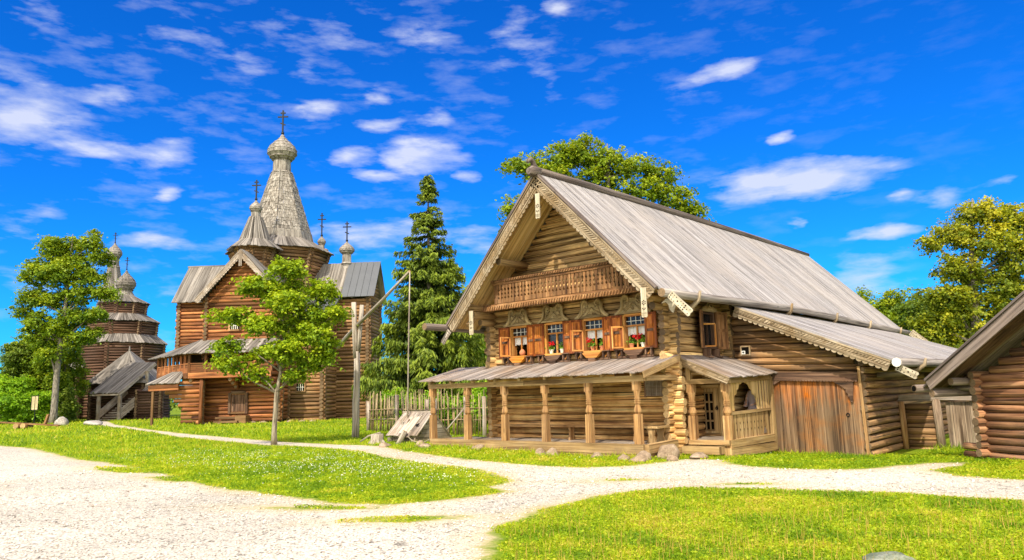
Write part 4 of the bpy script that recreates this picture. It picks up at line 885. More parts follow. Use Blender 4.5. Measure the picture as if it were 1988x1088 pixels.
def dome(mat,parent,c,r,neck_r,neck_h,tip,mat_=None,name='onion_dome',seg=20):
    """c = foot of the neck; dome of radius r, tip = height of dome above neck"""
    b=LB(mat); h=tip
    prof=[(neck_r*.92,neck_h),(r*.80,neck_h+h*.10),(r*.97,neck_h+h*.22),(r,neck_h+h*.32),(r*.93,neck_h+h*.44),(r*.74,neck_h+h*.57),(r*.46,neck_h+h*.70),(r*.24,neck_h+h*.81),(r*.11,neck_h+h*.91),(.03,neck_h+h)]
    b.lathe(prof,c,seg=seg,sm=False)
    # rows of shingles as raised scales
    for j in range(1,8):
        t=j/8.; i=t*(len(prof)-1); k=int(i); f=i-k; rr=prof[k][0]+(prof[k+1][0]-prof[k][0])*f; zz=prof[k][1]+(prof[k+1][1]-prof[k][1])*f
        b.lathe([(rr+.025*r,zz-.02*h),(rr+.04*r,zz),(rr-.02*r,zz+.03*h)],c,seg=seg,sm=False,ph=(j%2)*PI/seg)
    do=b.build(name,[mat_ or M['shingle']],parent)
    n=LB(mat); n.lathe([(neck_r*1.25,-.12),(neck_r*1.12,.0),(neck_r,.05),(neck_r*.96,neck_h-.02),(neck_r*1.15,neck_h+.03),(neck_r*.9,neck_h+.08)],c,seg=16,sm=False); n.build('dome_neck',[mat_ or M['shingle']],do)
    return do
CO=(-49.305,14.997,0.); CT=frame_mat(CO,R(40))
church=thing('wooden_church','tall log church with shingled tent spire and onion domes behind the young maple','church',CO)
CM=[M['church'],M['end_dark'],M['caulk']]
b=LB(CT); log_box(b,-3.2,3.3,0,6,.1,10.6,sides='flr'); z=10.7
while z<14.2: 
    hw=3.25*(14.6-z)/4.0; b.log((-hw-.1,0,z),(hw+.1,0,z),.18,seg=8,nr=3); z+=.33
b.build('front_log_wall',CM,church)
b=LB(CT); log_box(b,-7.9,-3.0,4.6,9.6,5.6,11.1,sides='flb'); 
z=11.2
while z<14.3: hw=2.5*(14.6-z)/3.4; b.log((-7.9,7.1-hw,z),(-7.9,7.1+hw,z),.18,seg=8,nr=3); z+=.33
b.build('left_arm_wall',CM,church)
b=LB(CT); log_box(b,3.0,9.4,6,10.6,-.4,11.0,sides='frb'); z=11.1
while z<14.2: hw=2.4*(14.7-z)/3.4; b.log((9.4,8.3-hw,z),(9.4,8.3+hw,z),.18,seg=8,nr=3); z+=.33
b.build('right_arm_wall',[M['church_pale'],M['end_dark'],M['caulk']],church)
b=LB(CT); log_box(b,3.4,6.35,2.0,8.8,-.35,8.9,sides='frl'); b.build('side_room_wall',[M['church_pale'],M['end_dark'],M['caulk']],church)
# roofs
ro=LB(CT); ro.boards((0,-.95,14.75),(0,7.5,14.75),(3.95,-.95,10.5),(3.95,7.5,10.5),26,.07,lift=.03,jit=.05); ro.boards((0,7.5,14.75),(0,-.95,14.75),(-3.95,7.5,10.5),(-3.95,-.95,10.5),26,.07,lift=.03,jit=.05); fro=ro.build('front_arm_roof',[M['church_roof']],church)
t=LB(CT); 
for s in (-1,1): t.scallop((0,-1.0,14.72),(s*3.95,-1.0,10.47),.34,.05,.26,FR); 
t.box(-.13,.13,-1.1,-1.03,13.3,14.7); t.build('carved_bargeboard',[M['greywood']],fro)
ro=LB(CT); ro.boards((-8.4,7.1,14.75),(0,7.1,14.75),(-8.4,3.9,10.95),(0,3.9,10.95),26,.07,lift=.03,jit=.06); ro.boards((0,7.1,14.75),(-8.4,7.1,14.75),(0,10.3,10.95),(-8.4,10.3,10.95),26,.07,lift=.03); ro.box(-8.5,0,7.03,7.17,14.75,14.95,axis='x'); ro.build('left_arm_roof',[M['church_roof']],church)
ro=LB(CT); ro.boards((2.5,8.3,14.9),(8.2,8.3,14.9),(2.5,5.35,11.15),(8.2,5.35,11.15),18,.07,lift=.03,jit=.06); ro.boards((10.1,8.3,14.9),(2.5,8.3,14.9),(10.1,11.2,11.15),(2.5,11.2,11.15),26,.07); rr=ro.build('right_arm_roof',[M['church_roof']],church)
ro=LB(CT); ro.boards((7.0,8.25,14.98),(10.15,8.25,14.98),(7.0,5.25,11.2),(10.15,5.25,11.2),5,.04,lift=.004,jit=0,gap=.03); ro.build('sheet_covering',[M['metal_roof']],rr)
ro=LB(CT); ro.boards((3.2,6.0,11.4),(6.9,6.0,11.4),(3.2,1.3,8.7),(6.9,1.3,8.7),7,.05,lift=.004,gap=.03,jit=0); ro.build('side_room_roof',[M['metal_roof']],church)
# octagon, skirt and tent
OC=(.2,8.0); PH=R(12)
b=LB(CT); log_ring(b,OC,4.05,10.8,16.1,ph=PH,rad1=4.7); b.build('octagon_wall',[M['church_pale'],M['end_dark'],M['caulk']],church)
def octa_slope(b,c,r0,z0,r1,z1,nb,th=.06,ph=PH,n=8,lift=.03,jit=.06):
    for k in range(n):
        a0,a1=ph+2*PI*k/n,ph+2*PI*(k+1)/n; P=lambda r,a,z:(c[0]+r*math.cos(a),c[1]+r*math.sin(a),z)
        b.boards(P(r1,a0,z1),P(r1,a1,z1),P(r0,a0,z0),P(r0,a1,z0),nb,th,lift=lift,jit=jit,gap=.02)
b=LB(CT); octa_slope(b,OC,5.15,15.95,3.05,17.25,9); b.build('skirt_roof',[M['church_roof']],church)
b=LB(CT)
lev=23; z0,z1,r0,r1=17.9,24.3,2.92,.98
octa_slope(b,OC,3.2,16.95,2.95,18.0,7,lift=.01,jit=.02)
for j in range(lev):
    ta,tb=j/lev,(j+1)/lev; za,zb=z0+(z1-z0)*ta,z0+(z1-z0)*tb; ra,rb=r0+(r1-r0)*ta,r0+(r1-r0)*tb
    nb=max(3,int(ra*.765/.2))
    octa_slope(b,OC,ra+.07,za-.10,rb+.0,zb+.02,nb,th=.04,lift=.035,jit=.06)
tent=b.build('tent_roof',[M['shingle']],church)
d=dome(CT,tent,(OC[0],OC[1],24.3),1.44,.88,1.25,2.85,seg=26); cross(CT,d,(OC[0],OC[1],28.35),2.5,1.25)
# turret over the front arm
TC=(-.2,2.6)
b=LB(CT); log_ring(b,TC,1.35,13.0,15.5,r=.14,sp=.26,ph=PH,rad1=1.7,ext=.2); tu=b.build('turret',[M['church_pale'],M['end_dark'],M['caulk']],church)
b=LB(CT); octa_slope(b,TC,2.45,15.35,1.40,16.2,6); octa_slope(b,TC,1.42,16.15,.55,18.45,5,lift=.02); b.build('cone_roof',[M['church_roof']],tu)
d=dome(CT,tu,(TC[0],TC[1],18.45),.58,.42,.5,1.2); cross(CT,d,(TC[0],TC[1],20.1),1.9)
b=LB(CT); log_ring(b,(3.9,9.4),.55,15.4,16.6,r=.1,sp=.2,ph=PH,ext=.1); t2=b.build('turret',[M['church_pale'],M['end_dark'],M['caulk']],church); d=dome(CT,t2,(3.9,9.4,16.5),.42,.3,.6,1.0); cross(CT,d,(3.9,9.4,18.0),2.4)
b=LB(CT); b.lathe([(.55,14.3),(.46,14.6),(.44,15.2)],(6.75,8.3,0),seg=14,sm=False); dm=b.build('dome_base',[M['shingle']],rr); d=dome(CT,dm,(6.75,8.3,15.0),.76,.45,.85,1.35); cross(CT,d,(6.75,8.3,17.15),2.0)
# gallery
g=LB(CT); x0,x1,yg=-3.6,3.3,-2.1
g.box(x0,x1,yg,0,4.0,4.17,axis='x'); g.box(x0-.05,x1,yg-.1,yg+.1,3.8,4.25,axis='x'); g.box(x0,x1,yg-.04,yg+.04,4.25,4.97,axis='x'); g.box(x0,x1,yg-.1,yg+.1,4.97,5.05,axis='x'); g.box(x0-.2,x1,yg-.1,yg+.1,5.75,5.95,axis='x')
for x in np.linspace(x0,x1,6): g.box(x-.09,x+.09,yg-.09,yg+.09,4.25,5.8)
for x in (x0+.1,-.2,x1-.2):
    for q in range(3): g.log((x,-.1,3.65-q*.3),(x,yg+.1+q*.6,3.65-q*.3),.15,end=1,seg=7,nr=2)
gp=g.build('gallery',[M['church'],M['end_dark'],M['caulk']],church)
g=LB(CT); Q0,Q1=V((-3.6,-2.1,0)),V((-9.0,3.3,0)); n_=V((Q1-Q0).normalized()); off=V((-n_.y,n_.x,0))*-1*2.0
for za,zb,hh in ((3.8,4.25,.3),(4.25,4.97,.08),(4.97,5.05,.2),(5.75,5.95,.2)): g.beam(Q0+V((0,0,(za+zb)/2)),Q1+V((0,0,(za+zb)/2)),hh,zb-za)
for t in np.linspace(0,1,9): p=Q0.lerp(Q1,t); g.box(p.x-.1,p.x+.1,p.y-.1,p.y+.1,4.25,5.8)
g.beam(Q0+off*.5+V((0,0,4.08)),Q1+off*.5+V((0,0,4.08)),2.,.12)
g.beam(Q0+off+V((0,0,5.4)),Q1+off+V((0,0,5.4)),.2,2.8,mi=2)  # dark wall panel added, standing for the shaded inside of the gallery
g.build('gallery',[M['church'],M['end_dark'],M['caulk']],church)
g=LB(CT); g.boards((-3.6,0.,7.1),(3.3,0.,7.1),(-3.9,-2.7,5.78),(3.5,-2.7,5.78),24,.06,lift=.03,jit=.06)
g.boards(Q1+off*1.25+V((-.3,.4,7.1)),V((-3.6,0,7.1)),Q1-off*.3+V((-.5,.3,5.72)),V((-3.9,-2.7,5.78)),30,.06,lift=.03,jit=.06)
g.build('gallery_roof',[M['church_roof']],church)
# stepped log consoles and stair under the gallery
g=LB(CT); z=.2; k=0
while z<3.7:
    t=z/3.8; g.log((-2.75-4.1*t,-1.75,z),(-2.45,-1.75,z),.185,end=1,seg=8,nr=3); z+=.36
z=.2
while z<4.0: g.log((-6.3,2.4,z),(-3.3,2.4,z),.16,end=1,seg=8,nr=2); z+=.33
g.log((-2.6,-1.9,.0),(-2.6,-1.9,3.7),.16,end=1,seg=8)
g.build('stepped_log_stair',[M['church'],M['end_dark'],M['caulk']],church)
g=LB(CT); g.boards((-5.6,-.9,4.35),(-4.5,-.9,4.4),(-6.9,-2.7,3.35),(-4.1,-2.7,3.4),11,.06,lift=.03,jit=.06); sr=g.build('stair_porch_roof',[M['church_roof']],church)
g=LB(CT); g.beam((-6.7,-2.55,3.15),(-4.2,-2.55,3.2),.2,.25); g.beam((-6.7,-2.55,2.93),(-4.2,-2.55,2.98),.1,.2); g.build('carved_valance',[M['church']],sr)
g=LB(CT); g.box(-6.45,-6.27,-2.55,-2.37,0,3.02); g.build('porch_post',[M['church_pale']],sr)
# door, steps, windows
def framed(mat,parent,x0,x1,z0,z1,y,name,fw=.14,fmat=None,pmat=None,leaf='pane',bars=0):
    b=LB(mat); b.box(x0-fw,x0,y-.12,y+.1,z0-fw,z1+fw); b.box(x1,x1+fw,y-.12,y+.1,z0-fw,z1+fw); b.box(x0,x1,y-.12,y+.1,z1,z1+fw,axis='x'); b.box(x0,x1,y-.12,y+.1,z0-fw,z0,axis='x'); o=b.build(name,[fmat or M['church_pale']],parent)
    b=LB(mat); b.box(x0,x1,y-.04,y-.02,z0,z1); lo=b.build(leaf,[pmat or M['dark']],o)
    if bars:
        b=LB(mat)
        for k in range(1,bars): b.box(x0+(x1-x0)*k/bars-.025,x0+(x1-x0)*k/bars+.025,y-.09,y-.045,z0,z1)
        b.box(x0,x1,y-.11,y-.092,(z0+z1)/2-.02,(z0+z1)/2+.02,axis='x'); b.build('lattice',[M['muntin']],o)
    return o,lo
o,lf=framed(CT,church,-.75,.42,.95,2.42,-.18,'door',fw=.13,fmat=M['church_pale'],pmat=M['church'],leaf='door_leaf')
g=LB(CT); g.box(-1.0,-.78,-.32,-.12,.8,2.55); g.box(.45,.68,-.32,-.12,.8,2.55); g.box(-.78,.45,-.3,-.1,2.5,2.7,axis='x'); g.build('outer_frame',[M['dark_wood']],o)
g=LB(CT); 
for q in range(7): g.box(-.72+q*.165,-.57+q*.165,-.232,-.222,.98,2.38)
g.box(-.66,-.62,-.30,-.232,1.5,1.8); g.build('door_boards',[M['dark_wood']],o)
g=LB(CT); g.box(-1.7,.35,-1.15,-.3,.42,.56,axis='x'); g.box(-1.7,.3,-1.5,-.7,.1,.26,axis='x'); g.box(.0,.9,-1.2,-.3,-.1,.66,axis='x'); g.build('door_steps',[M['church_pale']],church)
framed(CT,church,-1.05,-.25,7.95,8.55,-.18,'window',bars=5); framed(CT,church,.15,.55,11.1,11.5,-.18,'window',fw=.06); framed(CT,church,4.15,4.85,2.6,3.2,1.82,'window',fw=.09,bars=4)
g=LB(CT); 
for k in range(10): x=-2.8+k*1.0+random.uniform(-.2,.2); g.rock((x,-.25,-.02),.45,.3,.2,seed=k,nu=9,nv=5)
for k in range(5): g.rock((3.6+k*.7,1.7,-.35),.4,.3,.2,seed=k+20,nu=9,nv=5)
g.build('foundation_stones',[M['rock']],church)

# ------------------------------------------------------------------ dark tiered church farther off
TO=(-107.404,27.022,0.); TT=frame_mat(TO,R(42.2)); FM=[M['far_log'],M['end_dark'],M['caulk']]
tier=thing('tiered_church','dark log church of stacked eight-sided tiers with two onion domes, far left','church',TO)
ax=-.7
b=LB(TT); log_ring(b,(ax,0),5.9,0,10.6,r=.203,sp=.4,ph=R(10),rad1=6.0); b.build('lower_tier_wall',FM,tier)
b=LB(TT); log_ring(b,(ax,0),4.75,11,14.,r=.183,sp=.36,ph=R(10),rad1=4.95); b.build('middle_tier_wall',FM,tier)
b=LB(TT); log_ring(b,(ax,0),3.1,14.4,16.9,r=.173,sp=.34,ph=R(10),rad1=3.3); b.build('upper_tier_wall',FM,tier)
for r0,z0,r1,z1 in ((6.45,10.7,4.7,12.1),(5.3,13.95,3.0,15.3),(3.75,16.85,1.4,18.1)):
    b=LB(TT); octa_slope(b,(ax,0),r0,z0,r1,z1,12,ph=R(10),th=.08,lift=.05,jit=.12); b.build('tier_roof',[M['tier_roof']],tier)
b=LB(TT); b.lathe([(2.,17.6),(1.2,18.3),(1.05,18.6)],(-.5,0,0),seg=14,sm=False); q=b.build('dome_base',[M['church_roof']],tier)
d=dome(TT,q,(-.5,0,18.3),1.42,1.0,.7,3.2,mat_=M['tier_roof']); cross(TT,d,(-.5,0,22.2),2.0,.9)
b=LB(TT); octa_slope(b,(-4.4,3.5),2.0,17.4,.75,23.6,5,ph=R(10),lift=.03); b.lathe([(2.2,12),(2.2,17.4)],(-4.4,3.5,0),seg=8,sm=False); q=b.build('tent_roof',[M['church_roof']],tier)
d=dome(TT,q,(-4.4,3.5,23.4),1.12,.74,1.3,2.6,mat_=M['church_roof']); cross(TT,d,(-4.4,3.5,27.2),1.7,.9)
b=LB(TT); log_box(b,-9.,-3.5,-6,-2,0,6.2,r=.193,sp=.38,sides='flr'); vest=b.build('vestibule_wall',FM,tier)
b=LB(TT); b.boards((-9.6,-3.6,9.2),(-3.,-3.6,9.2),(-9.6,-6.8,6.2),(-3.,-6.8,6.2),22,.08,lift=.04,jit=.1); b.boards((-3.,-3.6,9.2),(-9.6,-3.6,9.2),(-3.,-.6,6.2),(-9.6,-.6,6.2),22,.08); b.build('vestibule_roof',[M['church_roof']],tier)

# ------------------------------------------------------------------ log porch building with a roofed stair
SO=(-86.643,18.859,0.); ST=frame_mat(SO,R(42.2))
stair=thing('covered_stair_house','low log building with a steep pyramid roof and a covered outside stair','log building',SO)
b=LB(ST); log_box(b,-4.3,2.2,1.5,7.5,0,4.7,r=.163,sp=.32,sides='flr'); b.build('log_wall',[M['far_log'],M['end_dark'],M['caulk']],stair)
b=LB(ST)
for (P,Q) in (((-4.9,.9),(2.8,.9)),((2.8,.9),(2.8,8.3)),((2.8,8.3),(-4.9,8.3)),((-4.9,8.3),(-4.9,.9))):
    b.boards((-1.3,4.4,8.75),(-1.29,4.4,8.75),(P[0],P[1],4.45),(Q[0],Q[1],4.45),18,.07,lift=.02,jit=.08,gap=.0)
b.lathe([(.15,8.5),(.12,8.9),(.05,9.3)],(-1.3,4.4,0),seg=8); b.build('pyramid_roof',[M['church_roof']],stair)
b=LB(ST); b.boards((-.6,2.8,7.05),(2.9,2.8,6.98),(-2.4,-2.3,3.2),(1.1,-2.3,3.2),20,.07,lift=.03,jit=.1); cr=b.build('stair_roof',[M['church_roof']],stair)
b=LB(ST); b.beam((1.15,-2.3,3.05),(2.95,2.8,6.85),.12,.35); b.beam((-2.3,-2.2,3.05),(1.1,-2.2,3.05),.16,.2); b.build('roof_edge_board',[M['greywood']],cr)
b=LB(ST)
for x,y,h in ((-1.4,-1.93,3.0),(1.1,-1.93,3.0),(2.65,1.35,5.9)): b=LB(ST); b.box(x-.17,x+.17,y-.17,y+.17,0,h); b.build('porch_post',[M['greywood']],stair)
b=LB(ST)
for k in range(13):
    t=k/13; x=-1.3+t*2.6; y=-1.7+t*4.4; z=.12+k*.27; d_=V((4.2,4.4,0)).normalized(); sd=V((d_.y,-d_.x,0)); c=V((x+1.1,y,z)); b.beam(V((x,y,z)),V((x+2.3,y,z)),.5,.14)
b.build('stair_steps',[M['greywood']],stair)
b=LB(ST)
for zz in (.35,.75,1.15): b.beam((1.2,-1.9,zz),(3.0,1.4,zz+2.95),.08,.33)
for zz in (.5,1.0): b.beam((-1.3,-1.9,zz),(.3,1.3,zz+2.9),.08,.4)
b.build('stair_railing',[M['greywood']],stair)
b=LB(ST); log_box(b,2.3,5.2,-.2,1.8,0,3.4,r=.163,sp=.32,sides='flr'); b.build('under_stair_wall',[M['far_log'],M['end_dark'],M['caulk']],stair)
# ------------------------------------------------------------------ barn at the right edge
BO=(7.121,3.606,-.05); BT=frame_mat(BO,R(-35.8)); 
barn=thing('log_barn','brown log barn with steep plank roof and crossed corner logs at the right edge','barn',BO)
b=LB(BT); r=.0925; sp=.178; z=.09; k=0
slope=.57
while z<3.62:
    xm=-.06+max(0,(z-1.80))/slope
    P0=(-.16 if z<1.95 else xm,0,z); P1=(5.86-max(0,(z-1.80))/slope,0,z+.02*max(0,z-.9))
    if P1[0]-P0[0]>.4: b.log(P0,P1,r*random.uniform(.92,1.08),seg=10)
    if z<1.95:
        L0=-.24+random.uniform(-.05,.04); b.log((.02,L0,z+sp/2-.02),(.02,6.5,z+sp/2-.02),r*1.0,seg=10)
        b.log((.0,-.02,z),(-.20-(.48 if k<2 else (.25 if z>1.6 else random.uniform(-.02,.05))),0.02,z),r*.95,seg=9,nr=2)
    z+=sp; k+=1
b.build('log_wall',[M['barn'],M['end_dark']],barn)
b=LB(BT); b.poly([(0,0),(5.8,0),(5.8,1.75),(2.9,3.4),(.05,1.85),(0,1.8)],(0,.0,0),(1,0,0),(0,0,1),-.04); b.box(.0,.05,.05,6.4,0,1.9,axis='y'); b.build('moss_caulking',[M['caulk']],barn)
b=LB(BT); b.boards((2.9,-.80,3.82),(2.9,6.5,3.82),(-.88,-.80,1.67),(-.88,6.5,1.67),30,.045,jit=.03); b.boards((2.9,6.5,3.82),(2.9,-.80,3.82),(6.68,6.5,1.67),(6.68,-.80,1.67),30,.045); bro=b.build('plank_roof',[M['barn_roof']],barn)
b=LB(BT); b.boards((2.9,-.76,3.775),(2.9,-.1,3.775),(-.8,-.76,1.67),(-.8,-.1,1.67),3,.02,jit=0,lift=0); b.build('soffit_boards',[M['dark_wood']],bro)  # dark boards added under the overhang, its shade put into their colour
b=LB(BT); b.beam((-.66,-.83,1.72),(2.9,-.83,3.745),.04,.23,up=(-.5,0,.87)); b.beam((2.9,-.83,3.745),(6.4,-.83,1.72),.04,.23,up=(.5,0,.87)); b.build('rake_board',[M['barn_roof']],bro)
b=LB(BT); b.beam((-.72,-.85,1.86),(2.9,-.85,3.91),.08,.05,up=(-.5,0,.87)); b.build('dark_edge_board',[M['dark_trim']],bro)
b=LB(BT); b.tube([(-.98,-.98,1.66),(-.98,0,1.67),(-.98,3,1.68),(-.98,6.6,1.68)],.095,seg=12,end=1); b.log((-.62,-.80,1.54),(-.62,6.4,1.54),.10,seg=9); b.log((-.2,-.62,1.80),(-.2,.2,1.80),.09); b.log((-.75,-.02,1.66),(.1,-.02,1.66),.085); b.build('gutter_log',[M['barn_roof'],M['end_dark']],bro)
b=LB(BT); b.tube([(-.98,-.988,1.66),(-.98,-.975,1.66)],.07,seg=12); b.build('gutter_hollow',[M['dark']],bro)
# yard fence of logs between the lean-to and the barn
yf=thing('log_yard_fence','low wall of horizontal logs with a leaning post, in the corner beside the lean-to','log fence',(4.5,8,-.25))
b=MB(); z=-.2
while z<1.2: b.log((4.22,8.0,z),(5.12,8.0,z),.10,seg=9); z+=.178
b.build('log_rails',[M['log_side'],M['end_dark']],yf)
b=MB(); b.beam((3.98,7.9,1.31),(5.15,7.88,1.32),.2,.18); b.beam((5.0,7.92,1.33),(6.5,7.92,1.28),.16,.14); b.build('top_beam',[M['greywood']],yf)
b=MB(); b.log((4.26,7.78,-.35),(4.22,7.78,1.22),.085,seg=10); b.build('leaning_post',[M['post'],M['end_dark']],yf)
pg=thing('plank_gate','narrow grey gate of upright planks beside a thick round post, next to the barn','gate',(5.8,8,-.25))
b=MB(); xs=np.linspace(5.36,6.35,9)
for k in range(8): b.box(xs[k]+.004,xs[k+1]-.004,7.98+random.uniform(-.01,.01),8.02,-.2+random.uniform(0,.04),1.20+random.uniform(-.05,.03),axis='z')
b.build('planks',[M['brown_plank']],pg)
b=MB(); b.log((5.19,7.88,-.35),(5.14,7.88,1.26),.12,seg=11,r1=.11); b.build('round_post',[M['brown_plank'],M['end_low']],pg)

# ------------------------------------------------------------------ well with lid and crane
wl=thing('covered_well','low plank well house with a sloping lid, beside the gallery','well',(-11.05,1.9,0))
b=MB(); b.boards((-11.95,2.02,1.14),(-10.25,2.02,1.14),(-12.0,1.15,.30),(-10.2,1.15,.30),9,.035,jit=.05,lift=.02); b.boards((-10.25,2.02,1.14),(-11.95,2.02,1.14),(-10.2,2.9,.15),(-12.,2.9,.15),9,.035,jit=.03); b.box(-12,-10.2,1.98,2.06,1.15,1.22,axis='x'); b.build('sloping_lid',[M['greywood']],wl)
b=MB(); z=.12
while z<1.05:
    hw=.82*(1.12-z)/.95; b.box(-10.36,-10.30,2.02-hw,2.02+hw,z,z+.15,axis='y'); b.box(-11.9,-11.84,2.02-hw,2.02+hw,z,z+.15,axis='y'); z+=.156
for z in (.02,.17,.3): b.log((-11.75,1.36,z),(-10.4,1.36,z),.075)
b.build('log_frame',[M['greywood'],M['end_low']],wl)
b=MB(); b.box(-11.5,-11.42,1.5,1.52,.62,.9); 
b.boards((-11.35,1.83,1.0),(-10.75,1.83,1.0),(-11.35,1.22,.41),(-10.75,1.22,.41),3,.02,lift=.01); b.beam((-10.72,1.86,1.06),(-10.72,1.3,.52),.03,.05); b.build('lid_hatch',[M['pole']],wl)
b=MB(); b.tube([(-10.62,1.45,.70),(-10.55,1.44,.72),(-10.45,1.43,.74),(-10.38,1.42,.78)],[.02,.035,.03,.015],seg=6); b.build('hatch_handle',[M['iron']],wl)
b=MB(); b.tube([(-11.2,1.66,.93),(-11.28,1.55,.75),(-11.3,1.45,.62),(-11.2,1.33,.52)],.022,seg=5); b.build('bent_hook',[M['dark_wood']],wl)
cr=thing('well_crane','tall forked pole carrying a long slanting well sweep','well sweep',(-17.62,3.86,0))
b=MB(); b.log((-17.64,3.845,-.1),(-17.60,3.88,3.9),.17,r1=.135,seg=11); b.log((-17.62,3.84,3.6),(-17.72,3.76,6.18),.135,r1=.11,seg=10); b.log((-17.58,3.92,3.85),(-17.44,4.02,6.05),.11,r1=.10,seg=10); b.build('forked_pole',[M['pole'],M['end_low']],cr)
tip=V((-11.378,1.832,6.612)); fk=V((-17.60,3.87,5.10)); tl=fk+(fk-tip)*.46+V((0,0,-.10))
b=MB(); b.tube([tip,tip.lerp(fk,.5)+V((0,0,-.04)),fk,tl],[.05,.07,.095,.115],seg=9,end=1); b.build('sweep_beam',[M['pole'],M['end_low']],cr)
b=MB(); b.tube([(-17.8,3.80,5.10),(-17.36,3.98,5.10)],.035,seg=6); b.build('axle_pin',[M['dark_wood']],cr)
b=MB(); b.tube([tip+V((.02,0,-.03)),(-11.40,1.80,4.2),(-11.45,1.765,1.0)],[.022,.03,.032],seg=6); b.build('hanging_rod',[M['pole']],cr)
st=thing('tree_stump','short sawn tree stump with splayed roots beside the well','stump',(-12.0,.75,gz(-12.,.75)))
b=MB(); c=V((-12.0,.75,0)); b.lathe([(.36,-.05),(.27,.08),(.24,.22),(.235,.40),(.22,.415)],c,seg=13,sm=True,rn=.6)
for a in (.4,2.,3.6,5.1): b.tube([c+V((.2*math.cos(a),.2*math.sin(a),.16)),c+V((.42*math.cos(a),.42*math.sin(a),-.02))],[.07,.04],seg=6)
b.build('stump_wood',[M['pole']],st)
b=MB(); b.tube([(-12.7,.5,.13),(-12.3,.58,.35),(-11.8,.75,.47)],.03,seg=6); tag(b.build('fallen_branch',[M['pole']]),'bleached branch lying across the stump','branch')
b=MB(); b.log((-10.95,.90,.0),(-10.75,1.05,.52),.12,r1=.09); tag(b.build('split_log',[M['pole'],M['end_low']]),'split log propped against the front of the well','log')
b=MB(); b.tube([(-10.5,1.0,.32),(-10.1,.85,.20),(-9.6,.75,.15),(-9.1,.6,.2),(-8.6,.45,.34),(-8.12,.1,.42)],.02,seg=5); tag(b.build('slack_rope',[M['rope']]),'slack rope hanging between the well and the gallery post','rope')

# ------------------------------------------------------------------ wattle fence
def hpt(x,y): return V((x,y,float(gz(x,y))))
fe=thing('stick_fence','fence of thin upright sticks woven on horizontal rails between the well sweep and the house','fence',(-17.5,7.4,0))
F0,F1=V((-22.4,8.2,0)),V((-13.9,6.75,0)); F2=V((-12.6,6.6,0)); b=MB(); n=105
pts=[]
for k in range(n):
    t=k/(n-1); p=F0.lerp(F1,t); p=p+V((random.uniform(-.04,.04),random.uniform(-.09,.09),0)); h=random.uniform(1.65,2.15); a=V((random.uniform(-.1,.1),random.uniform(-.08,.08),h))
    if random.random()<.05: continue
    b.tube([p,p+a*.5+V((random.uniform(-.04,.04),0,0)),p+a],[.024,.020,.011],seg=5)
for k in range(44):
    t=k/43; p=F1.lerp(V((-8.7,5.2,0)),t)+V((random.uniform(-.04,.04),random.uniform(-.07,.07),.05)); h=random.uniform(1.35,2.0); b.tube([p,p+V((random.uniform(-.08,.08),0,h))],[.022,.012],seg=5)
b.build('sticks',[M['fence']],fe)
b=MB()
for z0 in (.62,1.12): 
    for s in (-.07,.07): b.tube([F0+V((-.2,s,z0)),F0.lerp(F1,.3)+V((0,-s,z0+.06)),F0.lerp(F1,.65)+V((0,s,z0+.0)),F1+V((.1,-s,z0+.08)),V((-11,5.95,z0+.1)),V((-8.7,5.2,z0+.08))],.028,seg=5)
b.build('rails',[M['fence']],fe)
for p,h in ((F0,1.6),(F0.lerp(F1,.36),1.9),(F0.lerp(F1,.70),1.62),(F0.lerp(F1,.78),1.66),(V((-13.2,6.6,0)),1.7),(V((-11.6,6.15,0)),1.7)):
    b=MB(); b.log(p+V((0,-.08,-.1)),p+V((0,-.08,h)),.10,seg=8); b.build('post',[M['greywood'],M['end_dark']],fe)
b=MB(); b.log((-14.2,5.9,-.05),(-13.2,6.5,1.25),.04); tag(b.build('bare_pole',[M['pole'],M['end_low']]),'pale pole leaning against the stick fence post behind the gallery','pole')

# ------------------------------------------------------------------ benches under the gallery roof, notice board
bn=thing('wall_bench','long plank bench along the log wall under the gallery roof','bench',(-3.4,1.38,.33))
b=MB(); b.box(-6.3,-.75,1.14,1.50,.72,.78,axis='x'); b.build('seat',[M['post']],bn)
for x in (-6.0,-3.3,-1.0):
    b=MB(); b.poly([(-.13,0),(.13,0),(.10,.16),(.07,.26),(.13,.38),(-.13,.38),(-.07,.26),(-.10,.16)],(x+.03,1.31,.335),(0,1,0),(0,0,1),.06,along='y'); b.build('leg',[M['post']],bn)
bn=thing('short_bench','short plank bench at the corner of the gallery by the stack of log ends','bench',(.0,.95,.33))
b=MB(); b.box(-.36,.10,.74,1.40,.73,.785,axis='y'); b.build('seat',[M['beam']],bn)
for y in (.82,1.28):
    b=MB(); b.poly([(-.14,0),(.14,0),(.08,.2),(.14,.39),(-.14,.39),(-.08,.2)],(-.13,y+.03,.335),(1,0,0),(0,0,1),.06,along='y'); b.build('leg',[M['beam']],bn)
nb_=thing('woven_panel','small woven brown panel fixed to the log wall near the right gallery post','wall panel',(-.4,1.6,1.9))
b=MB(); b.box(-.72,-.10,1.56,1.585,1.58,2.1,axis='x'); pnl=b.build('panel',[M['log_side']],nb_)
b=MB()
for k in range(13): z=1.60+k*.039; b.box(-.70,-.12,1.545,1.559,z,z+.016,axis='x')
for k in range(14): x=-.70+k*.043; b.box(x,x+.014,1.538,1.5445,1.59,2.09)
b.build('woven_strips',[M['greywood']],pnl)
for s in ((-.76,-.72),(-.10,-.06)):
    b=MB(); b.box(s[0],s[1],1.54,1.60,1.55,2.13); b.build('side_strip',[M['dark_wood']],nb_)
